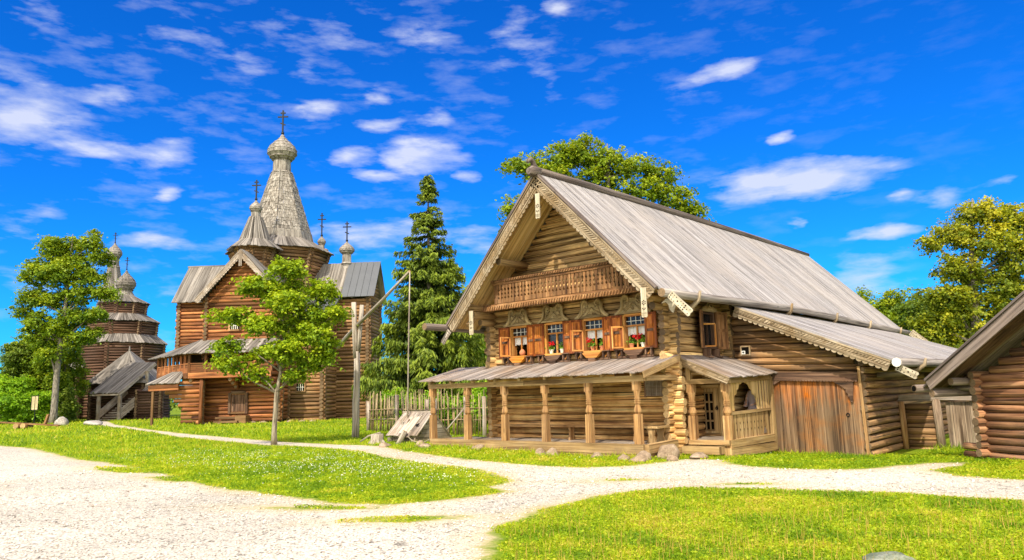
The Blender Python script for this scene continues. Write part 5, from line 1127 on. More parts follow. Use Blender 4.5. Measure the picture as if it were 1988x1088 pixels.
# ------------------------------------------------------------------ flowers on the sills
def pot_plant(x,y,z,label,potm,flow,seed,h=.2):
    t=thing('potted_geranium',label,'potted plant',(x,y,z),'pots on the window sills')
    b=MB(); b.lathe([(.055,0),(.075,.10),(.085,.10),(.085,.125),(.07,.125)],(x,y,z),seg=12,sm=False,rn=.5); b.build('pot',[potm],t)
    r=np.random.default_rng(seed); n=60; P=np.array([x,y,z+.2])+r.normal(0,1,(n,3))*np.array([.075,.05,.06]); Nn=unit(r.normal(0,1,(n,3))+np.array([0,-.8,.8])); T=unit(r.normal(0,1,(n,3)))
    quads('leaves',M['gran'],P,Nn,T,r.uniform(.025,.045,n),r.uniform(.022,.04,n),r.random(n),t,bend=.2)
    if flow:
        n=40; c=np.array([x+flow,y-.02,z+.31]); P=c+r.normal(0,1,(n,3))*np.array([.065,.03,.04]); quads('blossoms',M['petal'],P,unit(r.normal(0,1,(n,3))+np.array([0,-1,.4])),unit(r.normal(0,1,(n,3))),r.uniform(.02,.035,n),r.uniform(.02,.03,n),r.random(n),t)
zs=2.982; yp=1.64
pot_plant(-4.18,yp,zs,'white potted geranium with a small red bloom, left in the second window',M['whitepot'],.02,1)
pot_plant(-3.74,yp,zs,'white potted geranium with a large red bloom, right in the second window',M['whitepot'],.0,2)
pot_plant(-2.56,yp,zs,'geranium in a terracotta pot with red bloom leaning left, in the third window',M['terra'],-.1,3)
pot_plant(-2.22,yp,zs,'green leafy plant in a terracotta pot without blooms, in the third window',M['terra'],0,4)
pot_plant(-1.16,yp,zs,'geranium in a terracotta pot under red blooms, left in the fourth window',M['terra'],.1,5)
pot_plant(-.76,yp,zs,'geranium in a white pot under red blooms, right in the fourth window',M['whitepot'],-.1,6)
b=MB(); b.lathe([(.06,0),(.10,.06),(.105,.12),(.08,.17),(.05,.19),(.055,.21),(.02,.215)],(-5.42,yp,zs),seg=14,rn=.5); tag(b.build('clay_jug',[M['terra']]),'round terracotta jug standing in the first window','jug')

# ------------------------------------------------------------------ person in the entry porch
pe=thing('person','person in a long pale dress, dark hair, head bowed, behind the porch balustrade','person',(1.2,4.35,.39))
def skin(name,V_,E,rad,mat,parent,lev=1):
    off=V(parent.location) if parent.parent is None else V(parent.parent.location)
    me=bpy.data.meshes.new(name); me.from_pydata([tuple(V(v)-off) for v in V_],E,[]); o=bpy.data.objects.new(name,me); COL.objects.link(o); o.parent=parent
    md=o.modifiers.new('skin','SKIN'); sv=me.skin_vertices[0].data
    for i,r_ in enumerate(rad): sv[i].radius=(r_,r_) if not hasattr(r_,'__len__') else r_; sv[i].use_root=(i==0)
    md.use_smooth_shade=True; sb_=o.modifiers.new('sub','SUBSURF'); sb_.levels=lev; sb_.render_levels=lev; me.materials.append(mat); return o
c=V((1.2,4.35,.39)); s=.90
J=lambda x,y,z: c+V((x,y,z))*s
Vb=[J(0,0,.92),J(0,0,1.08),J(0,-.01,1.28),J(0,-.02,1.40),J(.01,-.05,1.48),J(.015,-.085,1.57),J(.02,-.11,1.66),
    J(-.17,-.02,1.36),J(-.23,-.08,1.12),J(-.16,-.28,1.0),J(-.12,-.34,.98),J(.17,-.02,1.36),J(.23,-.08,1.12),J(.17,-.28,1.0),J(.13,-.34,.98),
    J(-.09,0,.86),J(-.10,-.01,.48),J(-.10,.02,.08),J(-.10,-.10,.03),J(.09,0,.86),J(.10,-.01,.48),J(.10,.02,.08),J(.10,-.10,.03)]
Eb=[(0,1),(1,2),(2,3),(3,4),(4,5),(5,6),(3,7),(7,8),(8,9),(9,10),(3,11),(11,12),(12,13),(13,14),(0,15),(15,16),(16,17),(17,18),(0,19),(19,20),(20,21),(21,22)]
rb=[.13,.11,.13,.08,.05,.085,.075,.05,.04,.03,.03,.05,.04,.03,.03,.085,.055,.038,.03,.085,.055,.038,.03]
body=skin('body',Vb,Eb,[q*s for q in rb],M['skin'],pe)
for sg in (-1,1):
    base=J(sg*.12,-.345,.98)
    for f,(dx,ln) in enumerate(((-.03,.07),(-.01,.085),(.01,.08),(.03,.065))):
        pass
b=MB(); b.lathe([(.30,.06),(.26,.4),(.22,.75),(.155,1.0),(.175,1.18),(.19,1.30),(.14,1.39),(.075,1.43)],c,seg=16,rn=.5); 
for sg in (-1,1): b.tube([J(sg*.15,-.01,1.38),J(sg*.24,-.07,1.13),J(sg*.19,-.22,1.03)],[.075,.062,.05],seg=8)
b.v=[(c.x+(x-c.x)*s if False else x,y,c.z+(z-c.z)*s) for x,y,z in b.v]; b.build('dress',[M['dress']],pe)
b=MB(); hc=J(.02,-.075,1.635); b.rock(hc+V((0,.035,.035)),.10,.115,.115,seed=3); b.rock(hc+V((0,.10,-.04)),.07,.06,.09,seed=4); b.build('hair',[M['hair']],pe)
b=MB(); b.rock(J(.02,-.20,1.615),.014,.02,.02,seed=2,nu=8,nv=5); b.build('nose',[M['skin']],pe)
def hand(sg):
    w_=J(sg*.125,-.34,.98); V_=[w_,w_+V((0,-.045,-.005)),]; E_=[(0,1)]; rd_=[.024,.03]
    for f,(dx,ln) in enumerate(((-.027,.055),(-.009,.068),(.009,.063),(.027,.05))):
        i=len(V_); V_+= [w_+V((dx,-.075,-.005)),w_+V((dx*1.1,-.075-ln*.5,-.018)),w_+V((dx*1.1,-.075-ln*.8,-.045))]; E_+=[(1,i),(i,i+1),(i+1,i+2)]; rd_+=[.010,.009,.007]
    i=len(V_); V_+=[w_+V((-sg*.035,-.04,-.01)),w_+V((-sg*.05,-.07,-.02))]; E_+=[(0,i),(i,i+1)]; rd_+=[.011,.009]
    return skin('hand',V_,E_,rd_,M['skin'],pe)
hand(-1); hand(1)

# ------------------------------------------------------------------ sign, see-saw plank, stones on the left
sg_=thing('information_sign','yellowed information panel on a thin black post in front of the bushes','sign',(-79,7.8,0))
T=frame_mat((-79,7.8,0),R(15)); 
b=LB(T); b.box(-.55,.55,-.02,.02,1.55,2.95); b.build('panel',[M['paper']],sg_)
b=LB(T); 
for x in (-.60,0,.56): b.box(x,x+.06,-.05,-.021,1.5,3.0)
for z in (1.5,2.95): b.box(-.6,.6,-.055,-.0215,z,z+.06,axis='x')
b.box(-.04,.04,.02,.08,0,1.6); b.box(-.12,.12,-.1,.16,0,.12); b.build('black_frame',[M['iron']],sg_)
b=LB(T)
for k in range(9):
    z=2.75-k*.12
    for x0 in (-.48,.12): b.box(x0,x0+random.uniform(.22,.36),-.026,-.0205,z,z+.035,axis='x')
b.build('text_lines',[M['ink']],sg_)
ss=thing('balanced_plank','long plank balanced on two short logs at the left edge of the grass','plank',(-62.5,3.6,0))
T=frame_mat((-62.5,3.6,0),R(42))
b=LB(T); b.beam((-3.6,0,.62),(1.9,0,.20),.45,.11); b.build('plank',[M['balc']],ss)
b=LB(T); b.beam((.55,.1,.28),(.8,.1,1.15),.3,.14); b.build('back_peg',[M['balc']],ss)
for x in (-1.55,-.95): b=LB(T); b.log((x,-.5,.24),(x,.6,.24),.24,seg=10); b.build('log_support',[M['balc'],M['end_low']],ss)
def rock(x,y,sx,sy,sz,seed,label,mat='rock',name='rock',sink=.5,cat='rock'):
    if mat=='rock': sx*=.88; sy*=.88
    b=MB(); b.rock((0,0,0),sx,sy,sz,seed=seed); o=b.build(name,[M[mat]]); o.location=(x,y,float(gz(x,y))+sz*(1-sink)-.02); o.rotation_euler=(0,0,seed*.7); return tag(o,label,cat)
rock(-67.2,6.8,.75,.6,.62,5,'pointed grey boulder lying right of the tall maple trunk','rock_grey','boulder')
rock(-64.6,8.6,1.45,.8,.36,9,'low flat grey boulder beside the pointed one, half sunk in the grass','rock_grey','boulder')
rock(.52,.42,.44,.36,.30,11,'large rounded tan stone under the corner log ends')
rock(.30,-.35,.36,.26,.20,12,'flat tan stone in front of the gallery corner post')
rock(-.02,-.72,.22,.18,.13,13,'small tan stone left of the flat stone at the gallery corner')
rock(.45,-.80,.28,.2,.12,14,'low tan stone at the very front of the gallery corner')
rock(.95,-.05,.20,.16,.11,15,'small tan stone between the large round stone and the step slab')
rock(1.15,1.0,.5,.25,.12,16,'long flat stone slab forming the first step of the side porch',name='step_stone',cat='step stone')
rock(-9.6,-.75,.33,.25,.13,17,'pale stone in the grass left of the gallery, nearest the path')
rock(-8.3,-.35,.24,.2,.16,18,'brown stone under the left corner post of the gallery')
rock(-7.6,-.75,.26,.2,.12,19,'flat pale stone just right of the left gallery corner')
rock(-5.5,-.42,.28,.2,.15,20,'tan stone in front of the second bay of the gallery')
rock(-3.0,-.42,.26,.2,.15,21,'left of the two stones before the middle gallery bay')
rock(-2.55,-.45,.30,.2,.17,22,'right and larger of the two stones before the middle gallery bay')
rock(-1.1,-.40,.22,.18,.12,23,'small stone in the grass before the last gallery bay')
rock(8.68,-9.12,.42,.36,.19,31,'rounded mossy grey stone in the foreground grass','mossy','mossy_stone',sink=1.25)
# ------------------------------------------------------------------ trees
RT=np.array([math.cos(R(42.238)),math.sin(R(42.238)),0.]); FW=np.array([-math.sin(R(42.238)),math.cos(R(42.238)),0.]); UP=np.array([0,0,1.])
def crown(name,mat,parent,base,blobs,cl_r,per,leaf,seed,dens=1.0,flat=.55,limb=None,lmat=None,trunk_top=None):
    """blobs: (right, depth, z, rr, rd, rz); leaf clumps spread through each, denser towards its skin"""
    r=np.random.default_rng(seed); Ps=[];Ns=[];Ts=[];S=[];C=[]; cents=[]
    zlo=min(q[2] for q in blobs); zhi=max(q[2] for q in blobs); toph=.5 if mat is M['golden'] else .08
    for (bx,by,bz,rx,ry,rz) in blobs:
        vol=(rx*ry*rz)**(2/3.); n=max(4,int(dens*6.5*vol/cl_r**2))
        d=unit(r.normal(0,1,(n,3))+np.array([0,0,.18])); rad=r.random(n)**.33*(1+r.normal(0,.13,n)); 
        c=d*rad[:,None]*np.array([rx,ry,rz])+np.array([bx,by,bz])
        for k in range(n):
            m=int(per*r.uniform(.5,1.4)); cc=cl_r*r.uniform(.6,1.35)
            q=r.normal(0,.5,(m,3))*np.array([cc,cc,cc*flat]); q[:,2]-=.35*(q[:,0]**2+q[:,1]**2)/cc
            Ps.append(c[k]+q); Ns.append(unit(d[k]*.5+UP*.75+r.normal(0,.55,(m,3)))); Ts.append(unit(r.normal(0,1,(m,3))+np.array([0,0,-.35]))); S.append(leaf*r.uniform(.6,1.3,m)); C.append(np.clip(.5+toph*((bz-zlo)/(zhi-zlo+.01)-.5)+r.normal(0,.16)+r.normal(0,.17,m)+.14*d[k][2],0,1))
        cents.append((c,(bx,by,bz)))
    P=np.concatenate(Ps); Nn=np.concatenate(Ns); T=np.concatenate(Ts); s=np.concatenate(S); col=np.concatenate(C)
    X=np.stack([RT,FW,UP]); P=P@X+np.array(base); Nn=Nn@X; T=unit(T@X); T=unit(T-Nn*np.sum(T*Nn,1,keepdims=True))
    o=quads(name,mat,P,Nn,T,s,s*.72,col,parent,bend=.25)
    return o,cents
def loc(base,p): return V(np.array(base)+RT*p[0]+FW*p[1]+UP*p[2])
def tree(name,label,cat,base,trunk,blobs,mat,bark,cl_r,per,leaf,seed,group=None,dens=1.,twigs=2,limb_r=.05):
    t=thing(name,label,cat,tuple(base),group); r=random.Random(seed)
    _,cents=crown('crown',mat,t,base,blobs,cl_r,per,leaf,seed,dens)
    b=MB(); pts=[loc(base,p[:3]) for p in trunk]; rad=[p[3] for p in trunk]
    b.tube(pts,rad,seg=10)
    for (c,bc) in cents:
        best=min(range(1,len(trunk)),key=lambda i:abs(trunk[i][2]-(bc[2]-abs(bc[0])*.55-.4)))
        s=V(trunk[best][:3]); e=V(bc); m=s.lerp(e,.5)+V((0,0,.12*(e-s).length*r.uniform(-.6,.8)))
        r0=min(rad[best]*.6,limb_r*1.6); b.tube([loc(base,s),loc(base,m),loc(base,e)],[r0,r0*.62,r0*.28],seg=6)
        for k in range(twigs):
            q=V(c[r.randrange(len(c))].tolist()); w=m.lerp(e,r.uniform(.2,1)); b.tube([loc(base,w),loc(base,w.lerp(q,.5)+V((0,0,.06))),loc(base,q)],[r0*.32,r0*.2,r0*.1],seg=4)
    b.build('trunk',[bark],t); return t
# young maple in front of the church
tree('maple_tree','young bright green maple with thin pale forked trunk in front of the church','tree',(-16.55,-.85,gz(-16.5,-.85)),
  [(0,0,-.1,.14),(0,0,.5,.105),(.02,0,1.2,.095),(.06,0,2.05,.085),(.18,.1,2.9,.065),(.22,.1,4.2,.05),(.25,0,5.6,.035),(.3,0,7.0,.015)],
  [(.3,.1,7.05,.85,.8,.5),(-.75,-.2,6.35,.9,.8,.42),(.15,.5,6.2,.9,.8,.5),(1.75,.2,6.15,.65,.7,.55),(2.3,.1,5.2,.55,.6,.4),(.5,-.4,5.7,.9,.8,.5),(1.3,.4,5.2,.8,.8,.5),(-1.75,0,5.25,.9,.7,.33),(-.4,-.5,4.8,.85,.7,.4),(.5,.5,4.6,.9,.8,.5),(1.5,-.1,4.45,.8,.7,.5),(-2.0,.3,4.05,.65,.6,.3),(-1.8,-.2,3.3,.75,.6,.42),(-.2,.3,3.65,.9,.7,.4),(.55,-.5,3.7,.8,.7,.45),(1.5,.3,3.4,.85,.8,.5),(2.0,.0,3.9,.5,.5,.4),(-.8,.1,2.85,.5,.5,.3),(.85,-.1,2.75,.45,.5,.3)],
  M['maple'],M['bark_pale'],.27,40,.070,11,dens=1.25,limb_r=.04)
# tall maple on the left
tree('tall_maple','tall open maple with a grey leaning trunk, left of the dark tiered church','tree',(-81.6,10.3,0.),
  [(0,0,-.3,.48),(.1,0,1.,.36),(.12,0,5,.30),(.3,0,9,.25),(.55,0,12.,.21),(.7,0,15,.16),(.8,0,18,.1),(.9,0,21,.04)],
  [(-1.6,0,19.8,1.1,1.2,1.2),(.4,.4,19.4,1.6,1.5,1.5),(3.2,-.2,19.8,1.0,1.1,1.6),(4.2,.2,18.4,1.1,1.2,1.0),(-2.8,.2,16.8,1.8,1.7,1.6),(.2,-.6,16.6,1.9,1.8,1.5),(3.0,.4,16.2,1.7,1.6,1.2),(-3.2,-.2,14.0,1.5,1.5,1.0),(-.8,.6,13.6,2.0,1.8,1.2),(2.4,-.3,14.3,1.8,1.6,1.0),(5.0,0,14.3,1.6,1.3,.7),(1.6,.3,11.6,2.0,1.7,1.2),(-2.2,0,11.3,1.7,1.6,1.0),(4.2,-.4,11.9,1.4,1.2,.7),(-1.6,.5,8.9,1.6,1.4,.8),(2.2,.2,9.2,1.5,1.3,.8),(-4.2,.3,12.4,.9,1.,.7),(-3.0,.3,9.9,1.5,1.3,.8),(3.8,0,9.6,1.3,1.2,.8),(.4,-.6,10.2,1.4,1.2,.8),(-.6,-.4,7.6,1.3,1.2,.7),(1.4,.2,18.0,1.4,1.4,.9),(-1.0,.3,18.2,1.2,1.3,.9)],
  M['leftmaple'],M['bark'],.58,44,.145,21,dens=1.45,limb_r=.14)
# bushes and trees round its foot
BG='bushes and trees along the left edge'
for i,(px,dp,z,rr,rz,h,label,mt) in enumerate([
   (-6.3,7,7.0,3.0,3.8,11,'dense green tree crown left of the tall maple trunk, above the bushes','leftmaple'),(-2.6,6,6.4,2.0,3.6,11,'dark shaded tree directly behind the tall maple trunk','leftmaple'),
   (-4.4,1.5,2.8,2.7,2.6,5,'bright green bush behind the information sign','bush'),(-7.6,3,3.0,2.6,3.2,6,'bright green bush at the very left edge','bush'),(-2.6,2,2.0,1.8,1.9,4,'low green bush between the sign and the maple trunk','bush'),(.1,2.4,2.2,.9,2.0,4,'dark bush between the maple trunk and the log wall','wood_leaf'),
   (-9.5,8,6.4,3.4,4.2,10,'tall background tree at the far left edge','wood_leaf')]):
    base=np.array([-81.6,10.3,0])+RT*px+FW*dp; r=random.Random(i)
    bl=[(r.uniform(-.8,.8)*rr,r.uniform(-.6,.6)*rr,z+r.uniform(-.7,.6)*rz,rr*r.uniform(.3,.6),rr*.5,rz*r.uniform(.22,.42)) for _ in range(13)]+[(0,0,z*.55,rr*.8,rr*.7,z*.5)]
    tree('leafy_bush' if h<7 else 'leafy_tree',label,'bush' if h<7 else 'tree',tuple(base),[(0,0,-.2,.16),(0,0,z*.5,.12),(0,0,z,.06)],bl,M[mt],M['bark'],.5,36,.13,40+i,BG,dens=1.1,twigs=0)
# spruce
def spruce(base,H,label,seed):
    t=thing('spruce_tree',label,'tree',tuple(base)); r=np.random.default_rng(seed); b=MB(); b.tube([V(base)+V((0,0,-.2)),V(base)+V((0,0,H*.5)),V(base)+V((0,0,H))],[.28,.16,.02],seg=8)
    Ps=[];Ns=[];Ts=[];S=[];W=[];C=[]; zs_=np.sort(np.concatenate([H*(1-r.random(430)**.58*.92),np.linspace(H*.93,H-.1,14)]))
    for z in zs_:
        f=1-z/H; L0=(.30+4.9*f**.93) if z>3 else 4.2
        for k in range(1 if z<H*.9 else 2):
            a=r.uniform(0,2*PI); L=L0*r.uniform(.6,1.12)*(1.25 if r.random()<.12 else 1); zz=z; n=max(14,int(L*80)); 
            u=r.random(n)**.7; d=np.array([math.cos(a),math.sin(a),0]); sdv=np.array([-d[1],d[0],0])
            sag=-.22*L*u+(.16*L)*u**2.2+(.12*f-.04)*L*u*0
            lat=r.normal(0,1,n)*(.05+.20*L*u*(1.08-u)); p=np.array(base)+np.outer(u*L,d)+np.outer(lat,sdv); p[:,2]+=zz+sag+r.normal(0,.05,n)-.12*np.abs(lat)-r.random(n)**2*(.15+.75*f)*np.minimum(1,u*1.6)
            Ps.append(p); hang=-.55-.8*f; dirs=unit(np.outer(np.ones(n),d*.7)+np.outer(np.sign(lat)*.8,sdv)+r.normal(0,.3,(n,3))+np.array([0,0,hang])); Ts.append(dirs)
            nn=unit(r.normal(0,.6,(n,3))+np.array([0,0,.9])+d*.5); Ns.append(unit(nn-dirs*np.sum(nn*dirs,1,keepdims=True))); S.append((.14+.10*f)*r.uniform(.6,1.4,n)); W.append(np.full(n,.042)*r.uniform(.8,1.5,n)); C.append(np.clip(.15+.62*u+r.normal(0,.15,n)+r.normal(0,.08),0,1))  # inner needles darker, tips lighter: inner shade and sunlit tips put into colour
            e=V(base)+V((d[0]*L*.85,d[1]*L*.85,zz-.09*L)); m_=V(base)+V((d[0]*L*.45,d[1]*L*.45,zz-.08*L)); 
            if k%2==0: b.tube([V(base)+V((0,0,zz)),m_,e],[.04,.025,.01],seg=4)
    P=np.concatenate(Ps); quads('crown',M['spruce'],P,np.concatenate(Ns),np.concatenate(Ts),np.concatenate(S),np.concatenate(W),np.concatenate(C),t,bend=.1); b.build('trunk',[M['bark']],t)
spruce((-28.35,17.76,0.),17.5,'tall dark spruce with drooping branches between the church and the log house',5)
base=(-25.15,34.17,0.)
tree('old_maple','large old broad tree rising behind the log house roof','tree',base,[(0,0,-.2,.6),(0,0,6,.5),(.3,0,12,.4),(.6,0,16,.28),(1.,0,20,.15),(1.,0,23,.05)],
  [(-5.9,0,21.3,1.9,1.6,.8),(-3.0,.6,22.0,2.0,1.8,1.2),(-.9,-.3,22.3,1.7,1.7,1.3),(.9,.5,21.6,1.8,1.7,1.2),(3.4,0,20.6,1.9,1.7,1.1),(5.6,.2,20.1,1.2,1.3,1.2),(6.6,0,18.0,1.7,1.5,1.1),(-4.2,-.4,20.2,2.2,1.8,1.0),(0.2,.6,19.9,2.2,1.9,1.2),(3.8,-.4,18.6,2.1,1.8,1.2),(-7.1,.2,17.5,1.1,1.2,1.2),(-7.4,.2,15.5,1.0,1.2,1.2),(8.0,.2,16.8,1.3,1.2,.8),(.5,0,17.0,3.0,2.2,1.4),(-3.5,0,17.4,2.6,2.,1.4)],
  M['oldtree'],M['bark'],.58,36,.135,31,dens=1.4,limb_r=.16)
base=(.99,34.95,0.)
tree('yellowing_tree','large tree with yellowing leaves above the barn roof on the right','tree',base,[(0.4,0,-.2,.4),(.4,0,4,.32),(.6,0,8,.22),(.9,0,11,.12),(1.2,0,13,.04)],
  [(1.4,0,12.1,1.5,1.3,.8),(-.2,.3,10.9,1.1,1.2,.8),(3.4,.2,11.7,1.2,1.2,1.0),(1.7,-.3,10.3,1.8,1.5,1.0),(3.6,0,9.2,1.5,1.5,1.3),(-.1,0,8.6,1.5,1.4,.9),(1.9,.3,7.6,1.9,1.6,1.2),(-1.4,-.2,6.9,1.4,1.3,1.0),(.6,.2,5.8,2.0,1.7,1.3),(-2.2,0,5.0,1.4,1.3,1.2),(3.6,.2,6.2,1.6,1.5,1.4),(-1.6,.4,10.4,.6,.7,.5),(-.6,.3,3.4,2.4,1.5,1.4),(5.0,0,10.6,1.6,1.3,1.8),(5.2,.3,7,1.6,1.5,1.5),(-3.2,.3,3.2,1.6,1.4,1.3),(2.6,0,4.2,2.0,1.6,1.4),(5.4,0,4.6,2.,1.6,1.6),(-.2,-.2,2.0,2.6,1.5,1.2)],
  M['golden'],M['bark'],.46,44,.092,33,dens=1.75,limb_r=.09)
for i,(bx,by,zt,rr,label,mt) in enumerate([(-8.6,46.5,9.6,2.4,'green tree behind the rear end of the house roof','oldtree'),(-5.4,45.5,9.0,3.0,'round green tree between the house roof and the yellowing tree','oldtree'),(-2.6,43.6,8.4,2.9,'lower green tree at the left foot of the yellowing tree','wood_leaf'),
     (-31.9,25.7,11.,1.9,'light green tree between the spruce and the house gable','oldtree'),(-28.2,25.0,7.2,2.2,'bushy green tree behind the left corner of the house','bush')]):
    r=random.Random(60+i); z=zt*.62
    bl=[(r.uniform(-.6,.6)*rr,r.uniform(-.6,.6)*rr,zt*r.uniform(.42,.86),rr*r.uniform(.4,.62),rr*.5,zt*r.uniform(.09,.14)) for _ in range(11)]+[(0,0,zt*.9,rr*.45,rr*.4,zt*.1),(0,0,zt*.35,rr*.9,rr*.7,zt*.25)]
    tree('leafy_tree',label,'tree',(bx,by,0.),[(0,0,-.2,.25),(0,0,zt*.5,.18),(0,0,zt*.9,.05)],bl,M[mt],M['bark'],.48,38,.11,70+i,'green trees behind the house',dens=.95,twigs=1)
for i,(bx,by,rr,zt,label) in enumerate([(-21.2,10.2,1.2,2.3,'yellow green bush behind the left end of the stick fence'),(-17.6,9.4,1.4,2.2,'bush behind the middle of the stick fence'),(-14.4,8.6,1.2,2.5,'leafy bush behind the stick fence and the left gallery post'),(-11.8,7.4,1.1,2.6,'tall leafy weeds against the left side of the house')]):
    r=random.Random(80+i); bl=[(r.uniform(-.9,.9)*rr,r.uniform(-.4,.4)*rr,zt*r.uniform(.25,.8),rr*.5,rr*.4,zt*.2) for _ in range(9)]
    tree('leafy_bush',label,'bush',(bx,by,0.),[(0,0,-.1,.05),(0,0,zt*.6,.02)],bl,M['bush'],M['bark'],.26,20,.07,90+i,'bushes behind the stick fence',dens=.8,twigs=0)
# far wood closing the view behind the buildings
fr=random.Random(5); rngw=np.random.default_rng(9)
bl=[]
for k in range(70):
    a=-70+k*2.0; d=190+fr.uniform(-15,25); 
    bl.append((d*math.tan(R(max(-62,min(62,a))))*.9,d,fr.uniform(1.5,3.5),6.,3.,fr.uniform(2.5,4.5)))
fw_,_=crown('distant_wood',M['wood_leaf'],None,(10.9,-16.8,0.),bl,1.6,16,.5,3,dens=.9)
tag(fw_,'low far wood along the horizon',kind='stuff')

# ------------------------------------------------------------------ grass
GM=leafmat('grass_blade',[(0.,(.13,.25,.008)),(.35,(.32,.46,.012)),(.75,(.52,.58,.02)),(1.,(.62,.52,.08))],.5)
CP=np.array([10.943,-16.801])
def scatter(n,r0,r1,seed,amin=-47,amax=47,power=1.):
    r=np.random.default_rng(seed); a=R(42.238)+R(1)*r.uniform(amin,amax,n)*-1
    rad=r0*(r1/r0)**(r.random(n)**power) if power==1. else np.sqrt(r.uniform(r0**2,r1**2,n))
    return np.stack([CP[0]-np.sin(a)*rad,CP[1]+np.cos(a)*rad],1),rad,r
def blades(name,label,n,r0,r1,seed,h0,hk,w0,wk,mat,edge=.05,taller=None,broad=False):
    P,rad,r=scatter(n,r0,r1,seed); sdv=grass_sd(P); nz_=vnoise(P,2.2,5)*.55+vnoise(P,.5,6)*.45
    keep=sdv+(nz_-.5)*.55>edge
    keep&=~((P[:,0]>-8.0)&(P[:,0]<.2)&(P[:,1]>.1)&(P[:,1]<23)); keep&=~((P[:,0]>-8)&(P[:,0]<5.1)&(P[:,1]>5.)&(P[:,1]<21)); keep&=~((P[:,0]>.1)&(P[:,0]<1.5)&(P[:,1]>1.8)&(P[:,1]<5.2))
    lp=(P-np.array(BO[:2]))@np.array([[.811,.585],[-.585,.811]]); keep&=~((lp[:,0]>-.1)&(lp[:,1]>.0)&(lp[:,0]<6))
    P,rad,sdv,nz_=P[keep],rad[keep],sdv[keep],nz_[keep]; n=len(P)
    h=(h0+hk*rad)*r.uniform(.45,1.35,n)*(.55+.95*vnoise(P,1.7,33))*np.clip(.35+sdv*1.6,.35,1.)*(.65+.7*nz_)
    if taller is not None: h*=taller(P,r)
    P3=np.column_stack([P,gz(P[:,0],P[:,1])-.005]); 
    ang=r.uniform(0,2*PI,n); lean=r.uniform(.15,1.3,n); T=unit(np.stack([np.cos(ang)*lean,np.sin(ang)*lean,np.ones(n)],1)); Nn=unit(r.normal(0,1,(n,3))*np.array([1,1,.35])+np.array([.1,-.3,.35])); Nn=unit(Nn-T*np.sum(Nn*T,1,keepdims=True))
    yl=np.clip((vnoise(P,.22,21)-.45)*2.2,0,1)*.3; col=np.clip(.36+yl+(nz_-.5)*.9+(vnoise(P,3.1,31)-.5)*.5+r.normal(0,.2,n)+.10*np.clip(.6-sdv,0,1),0,1)
    if broad:
        T=unit(r.normal(0,1,(n,3))*np.array([1,1,.35])); Nn=unit(r.normal(0,.45,(n,3))+np.array([0,0,1.])); P3[:,2]+=h; s=(w0+wk*rad)*r.uniform(.6,1.4,n); o=quads(name,mat,P3,Nn,T,s,s*.6,col,None,bend=.3)
    else: o=quads(name,mat,P3,Nn,T,h,(w0+wk*rad)*r.uniform(.7,1.4,n),col,None,tri=True)
    return tag(o,label,kind='stuff')
def foot(P,r):
    f=np.ones(len(P)); f+=1.1*np.exp(-((P[:,1]+.35)/.35)**2)*((P[:,0]>-8.6)&(P[:,0]<.3)); f+=.9*((P[:,1]>3.6)&(P[:,0]>1.2)&(P[:,0]<4.4)); f+=1.2*((P[:,1]>6)&(P[:,0]>4)&(P[:,0]<6.3))
    return f
blades('near_grass','short bright grass of the lawns round the yard',390000,6.5,42,1,.040,.0022,.0035,.00042,GM,taller=foot)
blades('far_grass','grass of the lawn towards the church',90000,40,115,2,.10,.0013,.012,.0005,GM)
blades('broad_leaves','small broad leaves of clover and plantain in the grass',170000,6.5,26,3,.03,.0018,.010,.0009,GM,broad=True)
# seed stalks in the foreground and clover heads in the island lawn
SM=leafmat('seed_stalk',[(0.,(.34,.24,.04)),(1.,(.52,.36,.08))],.2)
P,rad,r=scatter(9000,6.5,16,7); k=(grass_sd(P)>.25)&(P[:,0]>3)&(P[:,1]<-3.9); P,rad=P[k],rad[k]; n=len(P); P3=np.column_stack([P,gz(P[:,0],P[:,1])]); T=unit(r.normal(0,.12,(n,3))+UP); Nn=unit(np.column_stack([r.normal(0,1,n),r.normal(0,1,n),np.zeros(n)])); Nn=unit(Nn-T*np.sum(Nn*T,1,keepdims=True))
tag(quads('seed_stalks',SM,P3,Nn,T,r.uniform(.08,.19,n),r.uniform(.003,.006,n),r.random(n),None,tri=True),'tan seed stalks standing in the foreground grass',kind='stuff')
WM=leafmat('clover_head',[(0.,(.50,.52,.38)),(1.,(.74,.74,.62))],.2)
P,rad,r=scatter(90000,10,34,8); dn=np.exp(-(((P[:,0]+8)/6.5)**2+((P[:,1]+5.2)/2.2)**2)*1.2)+.012; k=(grass_sd(P)>.3)&(r.random(len(P))<dn*.8*(vnoise(P,1.1,12)>.38)*(P[:,0]<3)); P=P[k]; n=len(P); P3=np.column_stack([P,gz(P[:,0],P[:,1])+r.uniform(.07,.12,n)])
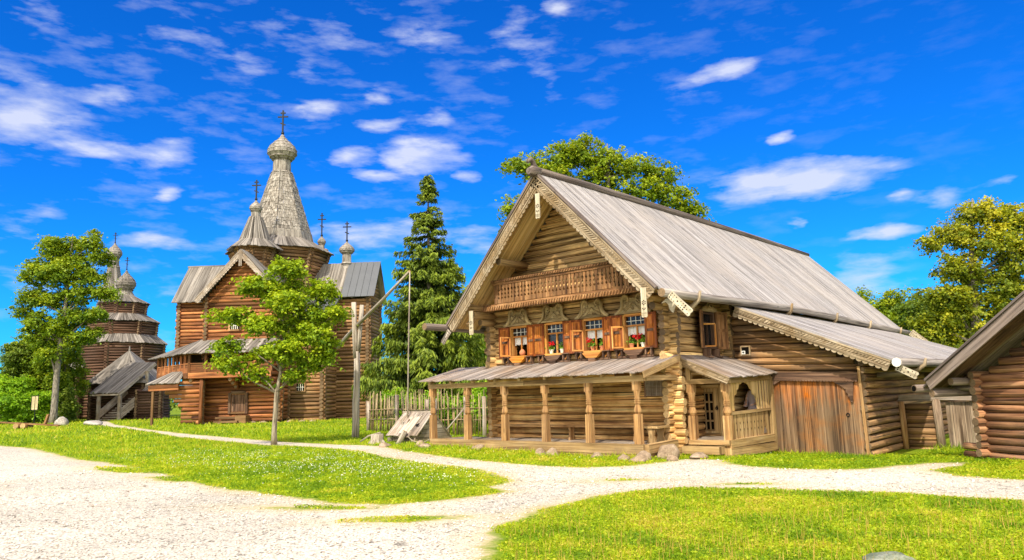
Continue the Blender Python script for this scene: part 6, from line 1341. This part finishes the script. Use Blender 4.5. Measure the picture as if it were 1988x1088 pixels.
tag(quads('clover_heads',WM,P3,unit(r.normal(0,.4,(n,3))+np.array([.2,-.6,.6])),unit(r.normal(0,1,(n,3))),np.full(n,.011)*r.uniform(.7,1.4,n),np.full(n,.012),r.random(n),None),'white clover heads dotted over the island lawn',kind='stuff')

# loose stones lying on the gravel
P,rad,r=scatter(38000,6.5,24,14); k=grass_sd(P)<-.02; P,rad=P[k],rad[k]; n=len(P); s=(.004+.00045*rad)*np.exp(r.normal(0,.42,n))
O8=np.array([[1,0,0],[0,1,0],[-1,0,0],[0,-1,0],[0,0,1],[0,0,-1]],float); F8=np.array([[0,1,4],[1,2,4],[2,3,4],[3,0,4],[1,0,5],[2,1,5],[3,2,5],[0,3,5]])
an=r.uniform(0,PI,n); ca,sa=np.cos(an),np.sin(an); sc=np.stack([s*r.uniform(.9,1.5,n),s*r.uniform(.7,1.2,n),s*r.uniform(.45,.8,n)],1)
vv=O8[None]*sc[:,None,:]*r.uniform(.75,1.2,(n,6,1)); vx=vv[:,:,0]*ca[:,None]-vv[:,:,1]*sa[:,None]; vy=vv[:,:,0]*sa[:,None]+vv[:,:,1]*ca[:,None]
vv=np.stack([vx+P[:,0:1],vy+P[:,1:2],vv[:,:,2]+(gz(P[:,0],P[:,1])+.012)[:,None]],2).reshape(-1,3); ff=(F8[None]+6*np.arange(n)[:,None,None]).reshape(-1,3)
me=bpy.data.meshes.new('loose_stones'); me.vertices.add(len(vv)); me.vertices.foreach_set('co',vv.astype(np.float32).ravel()); me.loops.add(len(ff)*3); me.loops.foreach_set('vertex_index',ff.astype(np.int32).ravel()); me.polygons.add(len(ff)); me.polygons.foreach_set('loop_start',np.arange(0,len(ff)*3,3,dtype=np.int32)); me.polygons.foreach_set('loop_total',np.full(len(ff),3,dtype=np.int32))
a_=me.attributes.new('rnd','FLOAT','FACE'); a_.data.foreach_set('value',np.repeat(r.random(n),8).astype(np.float32)); me.update(calc_edges=True)
me.materials.append(leafmat('loose_stone',[(0.,(.24,.19,.15)),(.2,(.52,.46,.37)),(.6,(.72,.66,.555)),(1.,(.82,.76,.66))],0.)); o=bpy.data.objects.new('loose_stones',me); COL.objects.link(o); tag(o,'small loose stones scattered over the gravel yard',kind='stuff')
